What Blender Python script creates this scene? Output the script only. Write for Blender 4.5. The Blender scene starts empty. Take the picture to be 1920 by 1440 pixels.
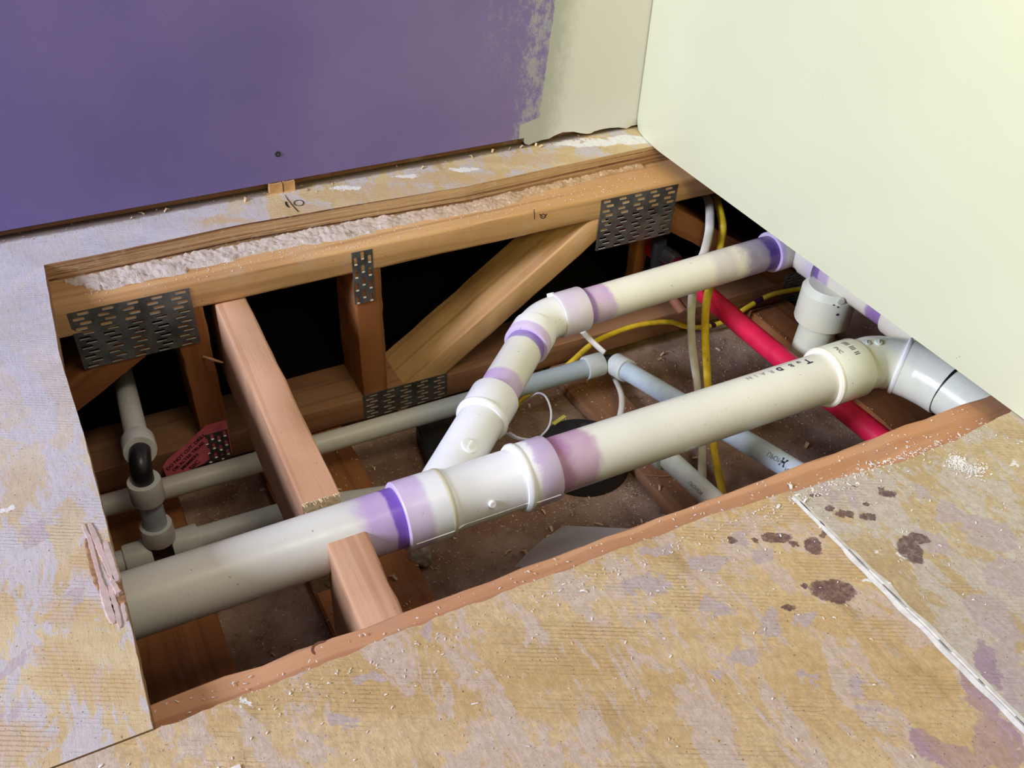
import bpy, bmesh, math, random
from mathutils import Vector, Matrix, noise
random.seed(7)
PI = math.pi
S = 0.62                      # one working unit in metres
sc = bpy.context.scene
col = sc.collection

# ------------------------------------------------------------ camera
CAM = Vector((0.04509385, -1.75534231, 1.0))
MR = ((0.8894696265, -0.4547739361, 0.0449938950),      # right
      (-0.2547686743, -0.5751959367, -0.7773304040),    # down
      (0.3793899130, 0.6799487491, -0.6274814678))      # forward
FPX = 1796.99886
cd = bpy.data.cameras.new('camera'); cam = bpy.data.objects.new('camera', cd); col.objects.link(cam)
cd.sensor_width = 36; cd.lens = FPX/1920*36; cd.clip_start = 0.02
r, d, f = (Vector(v) for v in MR)
m = Matrix((r, -d, -f)).transposed().to_4x4(); m.translation = CAM*S
cam.matrix_world = m
sc.camera = cam

def at(px, py, ax, val):
    """the place on the plane axis=val seen at a photograph pixel"""
    k = (Vector(((px-960)/FPX, (py-720)/FPX, 1)))
    w = r*k.x + d*k.y + f*k.z
    t = (val-CAM[ax])/w[ax]
    return CAM + w*t

# ------------------------------------------------------------ light
sc.view_settings.view_transform = 'Standard'; sc.view_settings.look = 'None'
sc.view_settings.gamma = 1; sc.view_settings.use_curve_mapping = False
sc.view_settings.exposure = -0.12
w = bpy.data.worlds.new('world'); sc.world = w; w.use_nodes = True
w.node_tree.nodes['Background'].inputs[0].default_value = (1.0, 0.93, 0.86, 1)
w.node_tree.nodes['Background'].inputs[1].default_value = 0.29

def area(name, loc, target, sx, sy, power, colr):
    l = bpy.data.lights.new(name, 'AREA'); l.shape = 'RECTANGLE'; l.size = sx*S; l.size_y = sy*S
    l.energy = power; l.color = colr
    o = bpy.data.objects.new(name, l); col.objects.link(o)
    o.location = Vector(loc)*S
    o.rotation_euler = (Vector(target)-Vector(loc)).to_track_quat('-Z', 'Y').to_euler()
    return o
area('window_daylight', (-4.8, -0.9, 2.6), (0.2, -0.6, 0), 1.3, 1.7, 215, (0.74, 0.80, 1.0))
area('ceiling_lamp', (0.9, -1.9, 3.3), (1.0, -0.6, 0), 0.9, 0.9, 13, (1.0, 0.88, 0.66))

area('apron_fill_light', (0.4, -2.4, 1.6), (1.38, -0.65, 0.95), 0.5, 0.5, 2.4, (1.0, 0.95, 0.26)).data.spread = math.radians(75)  # unseen yellow-green fill light, added to tint the tub apron

# ------------------------------------------------------------ node helper
class G:
    def __init__(s, name, rough=0.6, spec=0.5):
        s.m = bpy.data.materials.new(name); s.m.use_nodes = True
        s.t = s.m.node_tree; s.b = s.t.nodes['Principled BSDF']
        s.b.inputs['Roughness'].default_value = rough
        s.b.inputs['Specular IOR Level'].default_value = spec
    def new(s, t): return s.t.nodes.new(t)
    def put(s, inp, v):
        if isinstance(v, bpy.types.NodeSocket): s.t.links.new(v, inp)
        elif isinstance(v, (tuple, list)) and len(v) == 3 and inp.type == 'RGBA': inp.default_value = (*v, 1)
        else: inp.default_value = v
    def pos(s):
        if not hasattr(s, '_p'): s._p = s.new('ShaderNodeNewGeometry').outputs['Position']
        return s._p
    def uv(s):
        if not hasattr(s, '_u'): s._u = s.new('ShaderNodeTexCoord').outputs['UV']
        return s._u
    def xyz(s, v):
        n = s.new('ShaderNodeSeparateXYZ'); s.put(n.inputs[0], v); return n.outputs
    def comb(s, x, y, z=0.0):
        n = s.new('ShaderNodeCombineXYZ')
        for i, v in enumerate((x, y, z)): s.put(n.inputs[i], v)
        return n.outputs[0]
    def map(s, v, scale=(1, 1, 1), rot=0.0, loc=(0, 0, 0)):
        n = s.new('ShaderNodeMapping'); s.put(n.inputs[0], v)
        n.inputs['Scale'].default_value = scale; n.inputs['Rotation'].default_value = (0, 0, rot)
        n.inputs['Location'].default_value = loc; return n.outputs[0]
    def noise(s, v, scale, detail=3, rough=0.5, dist=0.0):
        n = s.new('ShaderNodeTexNoise'); s.put(n.inputs['Vector'], v)
        n.inputs['Scale'].default_value = scale; n.inputs['Detail'].default_value = detail
        n.inputs['Roughness'].default_value = rough; n.inputs['Distortion'].default_value = dist
        return n.outputs['Fac']
    def vor(s, v, scale):
        n = s.new('ShaderNodeTexVoronoi'); s.put(n.inputs['Vector'], v); n.inputs['Scale'].default_value = scale
        return n.outputs['Distance']
    def wave(s, v, scale, dist=2.0, axis='Y', detail=2, dscale=1.0):
        n = s.new('ShaderNodeTexWave'); n.bands_direction = axis; s.put(n.inputs['Vector'], v)
        n.inputs['Scale'].default_value = scale; n.inputs['Distortion'].default_value = dist
        n.inputs['Detail'].default_value = detail; n.inputs['Detail Scale'].default_value = dscale
        return n.outputs['Fac']
    def m2(s, op, a, b=0.0, c=0.0):
        n = s.new('ShaderNodeMath'); n.operation = op
        for i, v in enumerate((a, b, c)): s.put(n.inputs[i], v)
        return n.outputs[0]
    def ss(s, v, lo, hi, a=0.0, b=1.0):
        n = s.new('ShaderNodeMapRange'); n.interpolation_type = 'SMOOTHSTEP'
        for i, q in enumerate((v, lo, hi, a, b)): s.put(n.inputs[i], q)
        return n.outputs[0]
    def mix(s, fac, a, b):
        n = s.new('ShaderNodeMix'); n.data_type = 'RGBA'
        s.put(n.inputs[0], fac); s.put(n.inputs[6], a); s.put(n.inputs[7], b); return n.outputs[2]
    def bump(s, h, strength=0.3, dist=0.002):
        n = s.new('ShaderNodeBump'); n.inputs['Strength'].default_value = strength
        n.inputs['Distance'].default_value = dist; s.put(n.inputs['Height'], h)
        s.t.links.new(n.outputs[0], s.b.inputs['Normal'])
    def out(s, c): s.put(s.b.inputs['Base Color'], c); return s.m
    def warp(s, amp=.012, sc_=22, fine=.004, fs=110):
        key = ('w', amp, sc_, fine, fs)
        if not hasattr(s, '_w'): s._w = {}
        if key not in s._w:
            p = s.pos(); v = p
            for a_, q in ((amp, sc_), (fine, fs)):
                n = s.new('ShaderNodeTexNoise'); s.put(n.inputs['Vector'], p); n.inputs['Scale'].default_value = q; n.inputs['Detail'].default_value = 5; n.inputs['Roughness'].default_value = .65
                m_ = s.new('ShaderNodeVectorMath'); m_.operation = 'MULTIPLY_ADD'; s.put(m_.inputs[0], n.outputs['Color'])
                m_.inputs[1].default_value = (a_*3, a_*3, 0); m_.inputs[2].default_value = (-a_*1.5, -a_*1.5, 0)
                d_ = s.new('ShaderNodeVectorMath'); d_.operation = 'ADD'; s.put(d_.inputs[0], v); s.put(d_.inputs[1], m_.outputs[0]); v = d_.outputs[0]
            s._w[key] = v
        return s._w[key]
    def blobs(s, lst, w=None, soft=.05):
        """union of patches (x, y, rx, ry, rot) with torn, uneven outlines"""
        p = s.warp(*(w or ())); tot = None
        for (x, y, rx, ry, rot) in lst:
            n = s.new('ShaderNodeMapping'); n.vector_type = 'TEXTURE'; s.put(n.inputs[0], p)
            n.inputs['Location'].default_value = (x*S, y*S, 0); n.inputs['Rotation'].default_value = (0, 0, rot)
            n.inputs['Scale'].default_value = (rx*S, ry*S, 1e3)
            l = s.new('ShaderNodeVectorMath'); l.operation = 'LENGTH'; s.put(l.inputs[0], n.outputs[0])
            q = l.outputs['Value']
            tot = q if tot is None else s.m2('MINIMUM', tot, q)
        return s.ss(tot, 1+soft, 1-soft)

def sr(r_, g_, b_):      # sRGB 0-255 -> linear
    return tuple(((c/255)/12.92 if c/255 <= .04045 else ((c/255+.055)/1.055)**2.4) for c in (r_, g_, b_))

def plain(name, c, rough=0.6, spec=0.5, metal=0.0, var=0.12, vs=60):
    g = G(name, rough, spec); g.b.inputs['Metallic'].default_value = metal
    n = g.noise(g.pos(), vs, 3)
    dk = tuple(x*(1-var) for x in c); lt = tuple(min(1, x*(1+var)) for x in c)
    g.bump(g.noise(g.pos(), vs*4, 2), 0.12, 0.001)
    return g.out(g.mix(g.ss(n, .3, .7), dk, lt))

def wood(name, base, dark, lite, dirt=0.25, grey=(0.5, 0.42, 0.36)):
    g = G(name, 0.72, 0.3)
    uv = g.uv()
    fine = g.noise(g.map(uv, (10, 420, 1)), 1.0, 5, .65)
    ring = g.noise(g.map(uv, (1.6, 60, 1)), 1.0, 3, .5, .6)
    wide = g.noise(g.map(uv, (2.5, 12, 1)), 1.0, 3, .5)
    c = g.mix(g.ss(wide, .3, .7), base, lite)
    c = g.mix(g.m2('MULTIPLY', g.ss(ring, .50, .66), .45), c, dark)
    c = g.mix(g.m2('MULTIPLY', g.ss(fine, .5, .8), .40), c, dark)
    kn = g.ss(g.vor(g.map(uv, (3.1, 11, 1)), 1.0), .085, .05)
    c = g.mix(g.m2('MULTIPLY', kn, .6), c, tuple(x*.45 for x in dark))
    c = g.mix(g.m2('MULTIPLY', g.ss(g.noise(g.pos(), 240, 2), .70, .76), .5), c, tuple(x*.5 for x in dark))
    d_ = g.ss(g.noise(g.pos(), 22, 5, .65), .52, .72)
    c = g.mix(g.m2('MULTIPLY', d_, dirt), c, grey)
    g.bump(g.m2('ADD', fine, g.m2('MULTIPLY', ring, .5)), 0.2, 0.001)
    return g.out(c)

# ------------------------------------------------------------ mesh helper
class MB:
    def __init__(s): s.v = []; s.f = []; s.uv = []; s.mi = []
    def add(s, vs, fs, uvs=None, mi=0):
        o = len(s.v); s.v += [Vector(v) for v in vs]
        for i, q in enumerate(fs):
            s.f.append([o+k for k in q]); s.mi.append(mi)
            s.uv.append(uvs[i] if uvs else [(0, 0)]*len(q))
    def box(s, a, b, mi=0):
        x0, y0, z0 = (min(a[i], b[i]) for i in range(3)); x1, y1, z1 = (max(a[i], b[i]) for i in range(3))
        v = [(x0,y0,z0),(x1,y0,z0),(x1,y1,z0),(x0,y1,z0),(x0,y0,z1),(x1,y0,z1),(x1,y1,z1),(x0,y1,z1)]
        fs = [(0,3,2,1),(4,5,6,7),(0,1,5,4),(1,2,6,5),(2,3,7,6),(3,0,4,7)]
        ax = [(0,1),(0,1),(0,2),(1,2),(0,2),(1,2)]
        s.add(v, fs, [[(v[k][ax[i][0]]*S, v[k][ax[i][1]]*S) for k in q] for i, q in enumerate(fs)], mi)
    def prism(s, poly, z0, z1, mi=0, mi_side=0, hole=None):
        n = len(poly)
        top = [(x, y, z1) for x, y in poly]; bot = [(x, y, z0) for x, y in poly]
        s.add(top, [list(range(n))], [[(x*S, y*S) for x, y in poly]], mi)
        s.add(bot, [list(range(n-1, -1, -1))], None, mi)
        L = 0
        for i in range(n):
            a, b = poly[i], poly[(i+1) % n]; l = math.dist(a, b)
            s.add([(*a, z0), (*b, z0), (*b, z1), (*a, z1)], [(0, 1, 2, 3)],
                  [[(L*S, z0*S), ((L+l)*S, z0*S), ((L+l)*S, z1*S), (L*S, z1*S)]], mi_side); L += l
    def lumber(s, p0, p1, up, wid, hgt, bev=0.005, st=14, jit=0.0012, seed=0, mi=0, mi_end=None):
        """rounded plank from p0 to p1 (centre line); up = direction of hgt"""
        p0, p1, up = Vector(p0), Vector(p1), Vector(up)
        t = (p1-p0).normalized(); side = t.cross(up).normalized(); u2 = side.cross(t).normalized()
        a, b = wid/2, hgt/2; prof = []
        for cx, cy, a0 in ((a-bev, b-bev, 0), (-a+bev, b-bev, 90), (-a+bev, -b+bev, 180), (a-bev, -b+bev, 270)):
            for k in range(4):
                an = math.radians(a0+k*30); prof.append((cx+bev*math.cos(an), cy+bev*math.sin(an)))
        n = len(prof); per = [0]
        for i in range(n): per.append(per[-1]+math.dist(prof[i], prof[(i+1) % n]))
        L = (p1-p0).length; rings = []; off = seed*1.37
        for i in range(st+1):
            q = p0+(p1-p0)*(i/st)
            ring = []
            for j, (x, y) in enumerate(prof):
                jj = jit*noise.noise(Vector((i*.9+seed*7, j*.45, seed)))*2
                ring.append(q+side*(x*(1+jj/a))+u2*(y*(1+jj/b)))
            rings.append(ring)
        o = len(s.v)
        for rg in rings: s.v += rg
        for i in range(st):
            for j in range(n):
                s.f.append([o+i*n+j, o+i*n+(j+1) % n, o+(i+1)*n+(j+1) % n, o+(i+1)*n+j]); s.mi.append(mi)
                u0, u1 = L*i/st*S+off, L*(i+1)/st*S+off; v0, v1 = per[j]*S+off, per[j+1]*S+off
                s.uv.append([(u0, v0), (u0, v1), (u1, v1), (u1, v0)])
        me = mi if mi_end is None else mi_end
        for idx, base in ((0, o), (1, o+st*n)):
            q = [base+j for j in range(n)]
            if idx == 0: q = q[::-1]
            s.f.append(q); s.mi.append(me); s.uv.append([(s.v[k].x*S*1+off, s.v[k].z*S) for k in q])
    def sweep(s, pts, rad, n=40, mi=0, flat=1.0, flatup=None, cap=True, u0=0.0):
        """tube along pts; rad number or list; flat squashes the section along flatup"""
        pts = [Vector(p) for p in pts]
        if not isinstance(rad, (list, tuple)): rad = [rad]*len(pts)
        N = len(pts); tg = []
        for i in range(N):
            a = i-1
            while a >= 0 and (pts[a]-pts[i]).length < 1e-6: a -= 1
            b = i+1
            while b < N and (pts[b]-pts[i]).length < 1e-6: b += 1
            va = (pts[i]-pts[a]).normalized() if a >= 0 else None
            vb = (pts[b]-pts[i]).normalized() if b < N else None
            tg.append(((va or vb)+(vb or va)).normalized())
        ref = Vector(flatup) if flatup else (Vector((0, 0, 1)) if abs(tg[0].z) < .9 else Vector((0, 1, 0)))
        nn = (ref-tg[0]*ref.dot(tg[0])).normalized(); o = len(s.v); L = [u0]
        for i in range(N):
            if i: L.append(L[-1]+(pts[i]-pts[i-1]).length*S)
            nn = (nn-tg[i]*nn.dot(tg[i])).normalized()
            bb = tg[i].cross(nn)
            for j in range(n):
                an = 2*PI*j/n
                s.v.append(pts[i]+(nn*math.cos(an)*flat+bb*math.sin(an))*rad[i])
        for i in range(N-1):
            for j in range(n):
                s.f.append([o+i*n+j, o+i*n+(j+1) % n, o+(i+1)*n+(j+1) % n, o+(i+1)*n+j]); s.mi.append(mi)
                s.uv.append([(L[i], j/n), (L[i], (j+1)/n), (L[i+1], (j+1)/n), (L[i+1], j/n)])
        if cap:
            s.f.append([o+j for j in range(n-1, -1, -1)]); s.mi.append(mi); s.uv.append([(L[0], 0)]*n)
            s.f.append([o+(N-1)*n+j for j in range(n)]); s.mi.append(mi); s.uv.append([(L[-1], 0)]*n)
    def build(s, name, mats, parent=None, smooth=30, label=None, cat=None, group=None, kind=None, fix=True):
        if not isinstance(mats, (list, tuple)): mats = [mats]
        if parent is not None: org = Vector(parent['_o'])
        else:
            xs = [v.x for v in s.v]; ys = [v.y for v in s.v]; zs = [v.z for v in s.v]
            org = Vector(((min(xs)+max(xs))/2, (min(ys)+max(ys))/2, min(zs)))
        me = bpy.data.meshes.new(name)
        me.from_pydata([(v-org)*S for v in s.v], [], s.f)
        ul = me.uv_layers.new(name='UVMap')
        k = 0
        for p, uvs in zip(me.polygons, s.uv):
            for q in uvs: ul.data[k].uv = q; k += 1
        for m_ in mats: me.materials.append(m_)
        for p, i in zip(me.polygons, s.mi): p.material_index = i
        if fix:
            bm = bmesh.new(); bm.from_mesh(me); bmesh.ops.recalc_face_normals(bm, faces=bm.faces); bm.to_mesh(me); bm.free()
        if smooth:
            me.polygons.foreach_set('use_smooth', [True]*len(me.polygons))
            me.set_sharp_from_angle(angle=math.radians(smooth))
        o = bpy.data.objects.new(name, me); col.objects.link(o)
        if parent is not None: o.parent = ROOT[parent.name]; 
        else: o.location = org*S
        o['_o'] = list(org)
        for kk, vv in (('label', label), ('category', cat), ('group', group), ('kind', kind)):
            if vv: o[kk] = vv
        ROOT[o.name] = o
        return o
ROOT = {}
def thing(name, loc, label, cat, group=None):
    o = bpy.data.objects.new(name, None); col.objects.link(o); o.location = Vector(loc)*S
    o.empty_display_size = 0.05; o['_o'] = list(loc); o['label'] = label; o['category'] = cat
    if group: o['group'] = group
    ROOT[o.name] = o
    return o
def text_mesh(body, size, shear=0.0, bold=0.0):
    c = bpy.data.curves.new('t', 'FONT'); c.body = body; c.size = size; c.shear = shear; c.offset = bold
    c.align_x = 'CENTER'; c.align_y = 'CENTER'; c.resolution_u = 3
    o = bpy.data.objects.new('t', c); col.objects.link(o)
    bpy.context.view_layer.update()
    me = bpy.data.meshes.new_from_object(o.evaluated_get(bpy.context.evaluated_depsgraph_get()))
    vs = [tuple(v.co) for v in me.vertices]; fs = [list(p.vertices) for p in me.polygons]
    bpy.data.objects.remove(o); bpy.data.curves.remove(c); bpy.data.meshes.remove(me)
    return vs, fs
def writing(mb, body, size, fn, **k):
    vs, fs = text_mesh(body, size, **k)
    mb.add([fn(v[0], v[1]) for v in vs], fs)
def ribbon(mb, pts, wd, normal, lift=0.0006):
    """a pen stroke: flat ribbon on a surface"""
    pts = [Vector(p) for p in pts]; n = Vector(normal).normalized(); vs = []; fs = []
    for i, p in enumerate(pts):
        t = (pts[min(i+1, len(pts)-1)]-pts[max(i-1, 0)]).normalized(); b = t.cross(n).normalized()
        ww = wd[i] if isinstance(wd, (list, tuple)) else wd
        vs += [p+b*ww/2+n*lift, p-b*ww/2+n*lift]
    for i in range(len(pts)-1): fs.append((2*i, 2*i+1, 2*i+3, 2*i+2))
    mb.add(vs, fs)
def crv(pts, n=8):
    """smooth curve through points (Catmull-Rom)"""
    P = [Vector(p) for p in pts]; P = [2*P[0]-P[1]]+P+[2*P[-1]-P[-2]]; o = []
    for i in range(1, len(P)-2):
        for k in range(n):
            t = k/n; a, b, c, e = P[i-1], P[i], P[i+1], P[i+2]
            o.append(.5*((2*b)+(c-a)*t+(2*a-5*b+4*c-e)*t*t+(3*b-a-3*c+e)*t**3))
    o.append(P[-2]); return o
def arc_path(p0, corner, p1, n=10):
    p0, c, p1 = Vector(p0), Vector(corner), Vector(p1)
    return [p0*(1-t)**2+c*2*t*(1-t)+p1*t*t for t in [i/n for i in range(n+1)]]
def edge(a, b, n, amp, seed):
    """a slightly uneven saw-cut edge"""
    a, b = Vector((*a, 0)), Vector((*b, 0)); t = (b-a).normalized(); q = Vector((-t.y, t.x, 0)); o = []
    for i in range(n):
        k = i/n; p = a+(b-a)*k; j = 0 if i == 0 else amp*(noise.noise(Vector((i*.37, seed, 0)))+.6*noise.noise(Vector((i*1.9, seed, 3))))
        o.append((p.x+q.x*j, p.y+q.y*j))
    return o

# ------------------------------------------------------------ key levels (working units)
TP = 0.046                # subfloor thickness
CH0, CH1 = -TP, -0.108    # top chord
BC0, BC1 = -0.450, -0.516 # bottom chord
STR = -0.518; DRY = -0.550
YB = -0.09                # face of the back truss
YF = -0.992               # face of the front truss
MY, MZ, MRAD = -0.747, -0.1425, 0.0502

# ------------------------------------------------------------ materials
lumber_tan = wood('lumber_tan', sr(190,146,98), sr(142,96,58), sr(204,162,114), .18)
lumber_red_shaded = wood('lumber_red_shaded', sr(142,88,48), sr(98,54,28), sr(154,100,58), .12)  # shade of the cavity put into the colour, darker than the lit lumber
lumber_pink = wood('lumber_pink', sr(192,146,112), sr(156,106,78), sr(202,160,128), .12)
lumber_dusty = wood('lumber_dusty', sr(138,96,66), sr(96,62,42), sr(150,110,80), .55, sr(138,108,90))
endgrain = plain('sawn_end_grain', sr(206,184,148), .9, .2, var=.18, vs=220)
drywall_mat = None
def dry_back():
    g = G('dusty_board', .95, .1); p = g.pos()
    c = g.mix(g.ss(g.noise(p, 9, 5, .6), .35, .7), sr(128,98,80), sr(174,146,130))
    c = g.mix(g.m2('MULTIPLY', g.ss(g.noise(p, 60, 5, .7), .5, .75), .6), c, sr(88,62,48))
    c = g.mix(g.m2('MULTIPLY', g.ss(g.noise(p, 150, 3, .7), .62, .72), .8), c, sr(205,185,168))
    g.bump(g.noise(p, 110, 5, .7), .6, .003)
    return g.out(c)
drywall_mat = dry_back()
steel = None
def steel_mat():
    g = G('galvanised_steel', .42, .5); g.b.inputs['Metallic'].default_value = .85
    p = g.pos()
    c = g.mix(g.ss(g.noise(p, 45, 4, .6), .3, .7), sr(108,112,116), sr(146,148,150))
    c = g.mix(g.m2('MULTIPLY', g.ss(g.noise(p, 14, 3), .55, .7), .35), c, sr(120,96,70))
    g.put(g.b.inputs['Roughness'], g.ss(g.noise(p, 30, 3), .2, .8, .32, .6))
    return g.out(c)
steel = steel_mat()
steel_highlight_mat = plain('steel_highlight', sr(190,188,182), .3, .5, .8)
black_plastic = plain('black_plastic', (.012, .012, .014), .35)
black_paint = plain('black_steel', (.012, .013, .016), .5)
ink = plain('black_marker', (.01, .008, .012), .6, var=0)
ink_blue = plain('blue_black_marker', (.012, .010, .05), .5, var=0)
ink_faint = plain('faded_marker', sr(150,150,158), .6, var=.2, vs=400)
ink_grey = plain('grey_print', sr(80,88,92), .6, var=.2)
pex_white = plain('pex_white', sr(206,208,202), .42, .4, var=.05)
pex_blue = plain('pex_translucent', sr(176,188,196), .36, .5, var=.05)
pex_red = plain('pex_red', sr(206,24,68), .45, .4, var=.12, vs=50)
ring_mat = plain('expansion_ring', sr(196,200,196), .45, .4, var=.05)
cable_white = plain('cable_white', sr(205,200,190), .55, .4, var=.08)
cable_yellow = None
def cable_y(name, lst):
    g = G(name, .5, .4)
    c = g.mix(g.ss(g.noise(g.pos(), 60, 3), .3, .7), sr(206,172,34), sr(228,196,60))
    if lst:
        uvx = g.xyz(g.uv())[0]; t = None
        for a, h in lst:
            q = g.ss(g.m2('ADD', g.m2('ABSOLUTE', g.m2('SUBTRACT', uvx, a)), g.m2('MULTIPLY', g.noise(g.pos(), 160, 2), h*.6)), h*1.4, h*1.2)
            t = q if t is None else g.m2('MAXIMUM', t, q)
        c = g.mix(t, c, sr(52,16,46))
    return g.out(c)
cable_yellow = cable_y('cable_yellow', None)
thin_white = plain('thin_white_wire', sr(214,212,216), .4)
thin_brown = plain('brown_wire', sr(150,118,84), .6)
void_mat = plain('dark_void_shade', sr(30,22,18), .9, .1)  # near-black colour stands in for the darkness of the void
white_dust = plain('white_plaster_chips', sr(226,220,216), .9, .2)
shaving_mat = plain('pale_wood_shavings', sr(206,176,146), .9, .2, var=.3, vs=90)
tag_pink = plain('pink_paper_tag', sr(226,110,128), .7, .3)
purple = sr(98, 40, 170)

def pvc(name, base=sr(214,212,204), bands=(), specks=True, rough=.32):
    g = G(name, rough, .45); p = g.pos()
    c = g.mix(g.ss(g.noise(p, 14, 3), .3, .7), base, tuple(min(1, x*1.08) for x in base))
    if specks: c = g.mix(g.ss(g.noise(p, 260, 2, .5), .74, .78), c, sr(120,104,98))
    u = g.xyz(g.uv())[0]; nb = g.noise(p, 26, 4, .65); n2 = g.noise(p, 9, 3, .6)
    for (a, b, colr, amt, soft, wav) in bands:      # from a to b along the pipe in working units
        cc, hw = (a+b)/2*S, abs(b-a)/2*S
        dist = g.m2('ABSOLUTE', g.m2('SUBTRACT', u, cc))
        dist = g.m2('ADD', dist, g.m2('MULTIPLY_ADD', nb, wav*S*2, -wav*S))
        k = g.ss(dist, hw+soft*S, hw-soft*S)
        k = g.m2('MULTIPLY', k, g.ss(n2, .25, .75, amt*.55, min(1, amt*1.25)))
        c = g.mix(k, c, colr)
    g.put(g.b.inputs['Roughness'], g.ss(g.noise(p, 50, 3), .2, .8, rough-.06, rough+.12))
    return g.out(c)

# ---- floor boards
def floor_mat(name, wood_a, wood_b, paint, amount, lines=1.0, dark=None, mauve=None, lav=None, white=None, bare=None, coat=None):
    g = G(name, .82, .22); p = g.pos()
    rp = g.map(p, (1, 1, 1), .475)
    c = g.mix(g.ss(g.noise(g.map(rp, (5, 14, 1)), 1.0, 5, .65), .35, .65), wood_a, wood_b)
    gr = g.wave(g.map(rp, (1, 1, 1)), 86, 1.6, 'Y', 4, 2.2)
    lm = g.m2('MULTIPLY', g.ss(g.noise(g.map(rp, (2.2, 6, 1), 0, (3, 1, 0)), 2.6, 5, .7), .44, .62), g.ss(g.noise(g.map(rp, (40, 60, 1)), 1.0, 4, .7), .35, .6))
    ln = g.m2('MULTIPLY', g.ss(gr, .5, 1.0), lm)
    c = g.mix(g.m2('MULTIPLY', ln, .42*lines), c, tuple(x*.5 for x in wood_a))
    brown = g.noise(g.map(p, (14, 3.0, 1), -.14, (5, 2, 0)), 1.0, 6, .7, .3)
    c = g.mix(g.m2('MULTIPLY', g.ss(brown, .55, .68), .52), c, tuple(x*.55 for x in wood_a))
    # residue of the old covering, dragged across the grain
    res = g.noise(g.map(p, (13, 5.0, 1), -.12), 2.0, 8, .74, .5)
    k = g.ss(res, .60-amount*.3, .64-amount*.3)
    c = g.mix(g.m2('MULTIPLY', k, .74), c, paint)
    res2 = g.noise(g.map(p, (26, 12, 1), -.12, (9, 4, 0)), 2.0, 8, .75, .4)
    c = g.mix(g.m2('MULTIPLY', g.ss(res2, .60, .64), .55), c, tuple(min(1, x*.92) for x in paint))
    fine = g.noise(g.map(p, (150, 46, 1), -.12), 1.0, 5, .75)
    c = g.mix(g.m2('MULTIPLY', g.ss(fine, .55, .75), .38), c, tuple(x*.58 for x in paint))
    c = g.mix(g.m2('MULTIPLY', g.ss(g.noise(g.map(rp, (22, 160, 1)), 1.0, 5, .75), .56, .76), .38), c, tuple(x*.5 for x in wood_a))
    if coat: c = g.mix(g.m2('MULTIPLY', coat(g), g.ss(fine, .8, .5, .75, 1.0)), c, g.mix(g.ss(g.noise(g.map(p, (5, 9, 1)), 2.0, 6, .7), .35, .65), tuple(x*.86 for x in paint), tuple(min(1, x*1.08) for x in paint)))
    if bare: c = g.mix(g.m2('MULTIPLY', g.m2('MULTIPLY', g.blobs(bare, (.022, 14, .007, 90), .35), g.ss(fine, .75, .45, .5, 1.0)), .75), c, g.mix(g.m2('MULTIPLY', g.ss(gr, .5, 1.0), .5), sr(200,170,126), sr(148,114,74)))
    if lav: c = g.mix(g.m2('MULTIPLY', g.m2('MULTIPLY', g.blobs(lav, (.016, 26, .006, 120), .06), g.ss(fine, .78, .5, .4, 1.0)), .85), c, sr(180,164,168))
    if white: c = g.mix(g.m2('MULTIPLY', g.blobs(white, (.010, 40, .005, 140), .15), g.ss(fine, .7, .5, .5, 1.0)), c, sr(226,224,224))
    if mauve: c = g.mix(g.m2('MULTIPLY', g.m2('MULTIPLY', g.blobs(mauve, (.014, 16, .004, 120), .08), g.ss(res, .3, .7, .45, 1.0)), .75), c, sr(146,114,146))
    if dark: c = g.mix(g.m2('MULTIPLY', g.blobs(dark, (.0045, 70, .002, 260), .08), g.ss(g.noise(p, 160, 4, .75), .3, .6, .62, .95)), c, sr(84,54,66))
    c = g.mix(g.m2('MULTIPLY', g.ss(g.noise(p, 420, 2), .66, .72), .7), c, sr(84,64,58))
    c = g.mix(g.m2('MULTIPLY', g.ss(g.noise(g.map(p, (190, 120, 1), 0, (7, 0, 0)), 1.0, 6, .8), .42, .62, .30-.20*bool(coat), 0), 1.0), c, tuple(x*.45 for x in wood_a))
    c = g.mix(g.m2('MULTIPLY', g.ss(g.noise(g.map(p, (90, 160, 1), .4, (0, 5, 0)), 1.0, 6, .8), .58, .70), .40-.22*bool(coat)), c, sr(222,214,206))
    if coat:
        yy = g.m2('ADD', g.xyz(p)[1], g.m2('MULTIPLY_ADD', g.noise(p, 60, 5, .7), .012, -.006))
        c = g.mix(g.ss(yy, .112*S, .124*S, 0, .75), c, sr(96,74,58))  # shade of the gap under the wall board, painted as a brown band
    g.bump(g.m2('ADD', g.m2('MULTIPLY', ln, .5), g.m2('ADD', res, fine)), .55, .0013)
    return g.out(c)
def px(lst):
    o = []
    for (x, y, rx, ry, *rest) in lst:
        q = at(x, y, 2, 0); e = at(x+rx, y, 2, 0)-q; g_ = at(x, y+ry, 2, 0)-q
        o.append((q.x, q.y, e.length, g_.length*.8, math.atan2(e.y, e.x)))
    return o
dark_l = px([(1562,1108,42,27),(1455,1008,27,14),(1524,1024,17,22),(1488,1019,9,6),(1545,1003,9,6),(1479,1140,12,8),(1372,1012,9,8),(1414,1012,6,6),(1510,1100,8,6)])
lav_l = px([(1215,1098,44,17),(1330,1058,38,20),(1225,1040,30,14),(1345,1142,24,22),(1430,1160,26,34),(1505,1160,16,16),(1395,1230,26,20),(1222,1162,16,14),(1602,1278,17,22),(1632,1325,22,11),(1390,1010,20,26),(1432,1040,22,16),(1340,1260,9,13),(640,1350,28,20),(700,1280,30,14),(520,1260,18,24),(800,1190,14,22),(560,1240,16,20),(1520,1270,14,10)])
mau_l = px([(1838,1300,30,50),(1860,1380,44,60),(1790,1420,70,34),(1735,1400,30,26),(1808,1265,14,30)])
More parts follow.
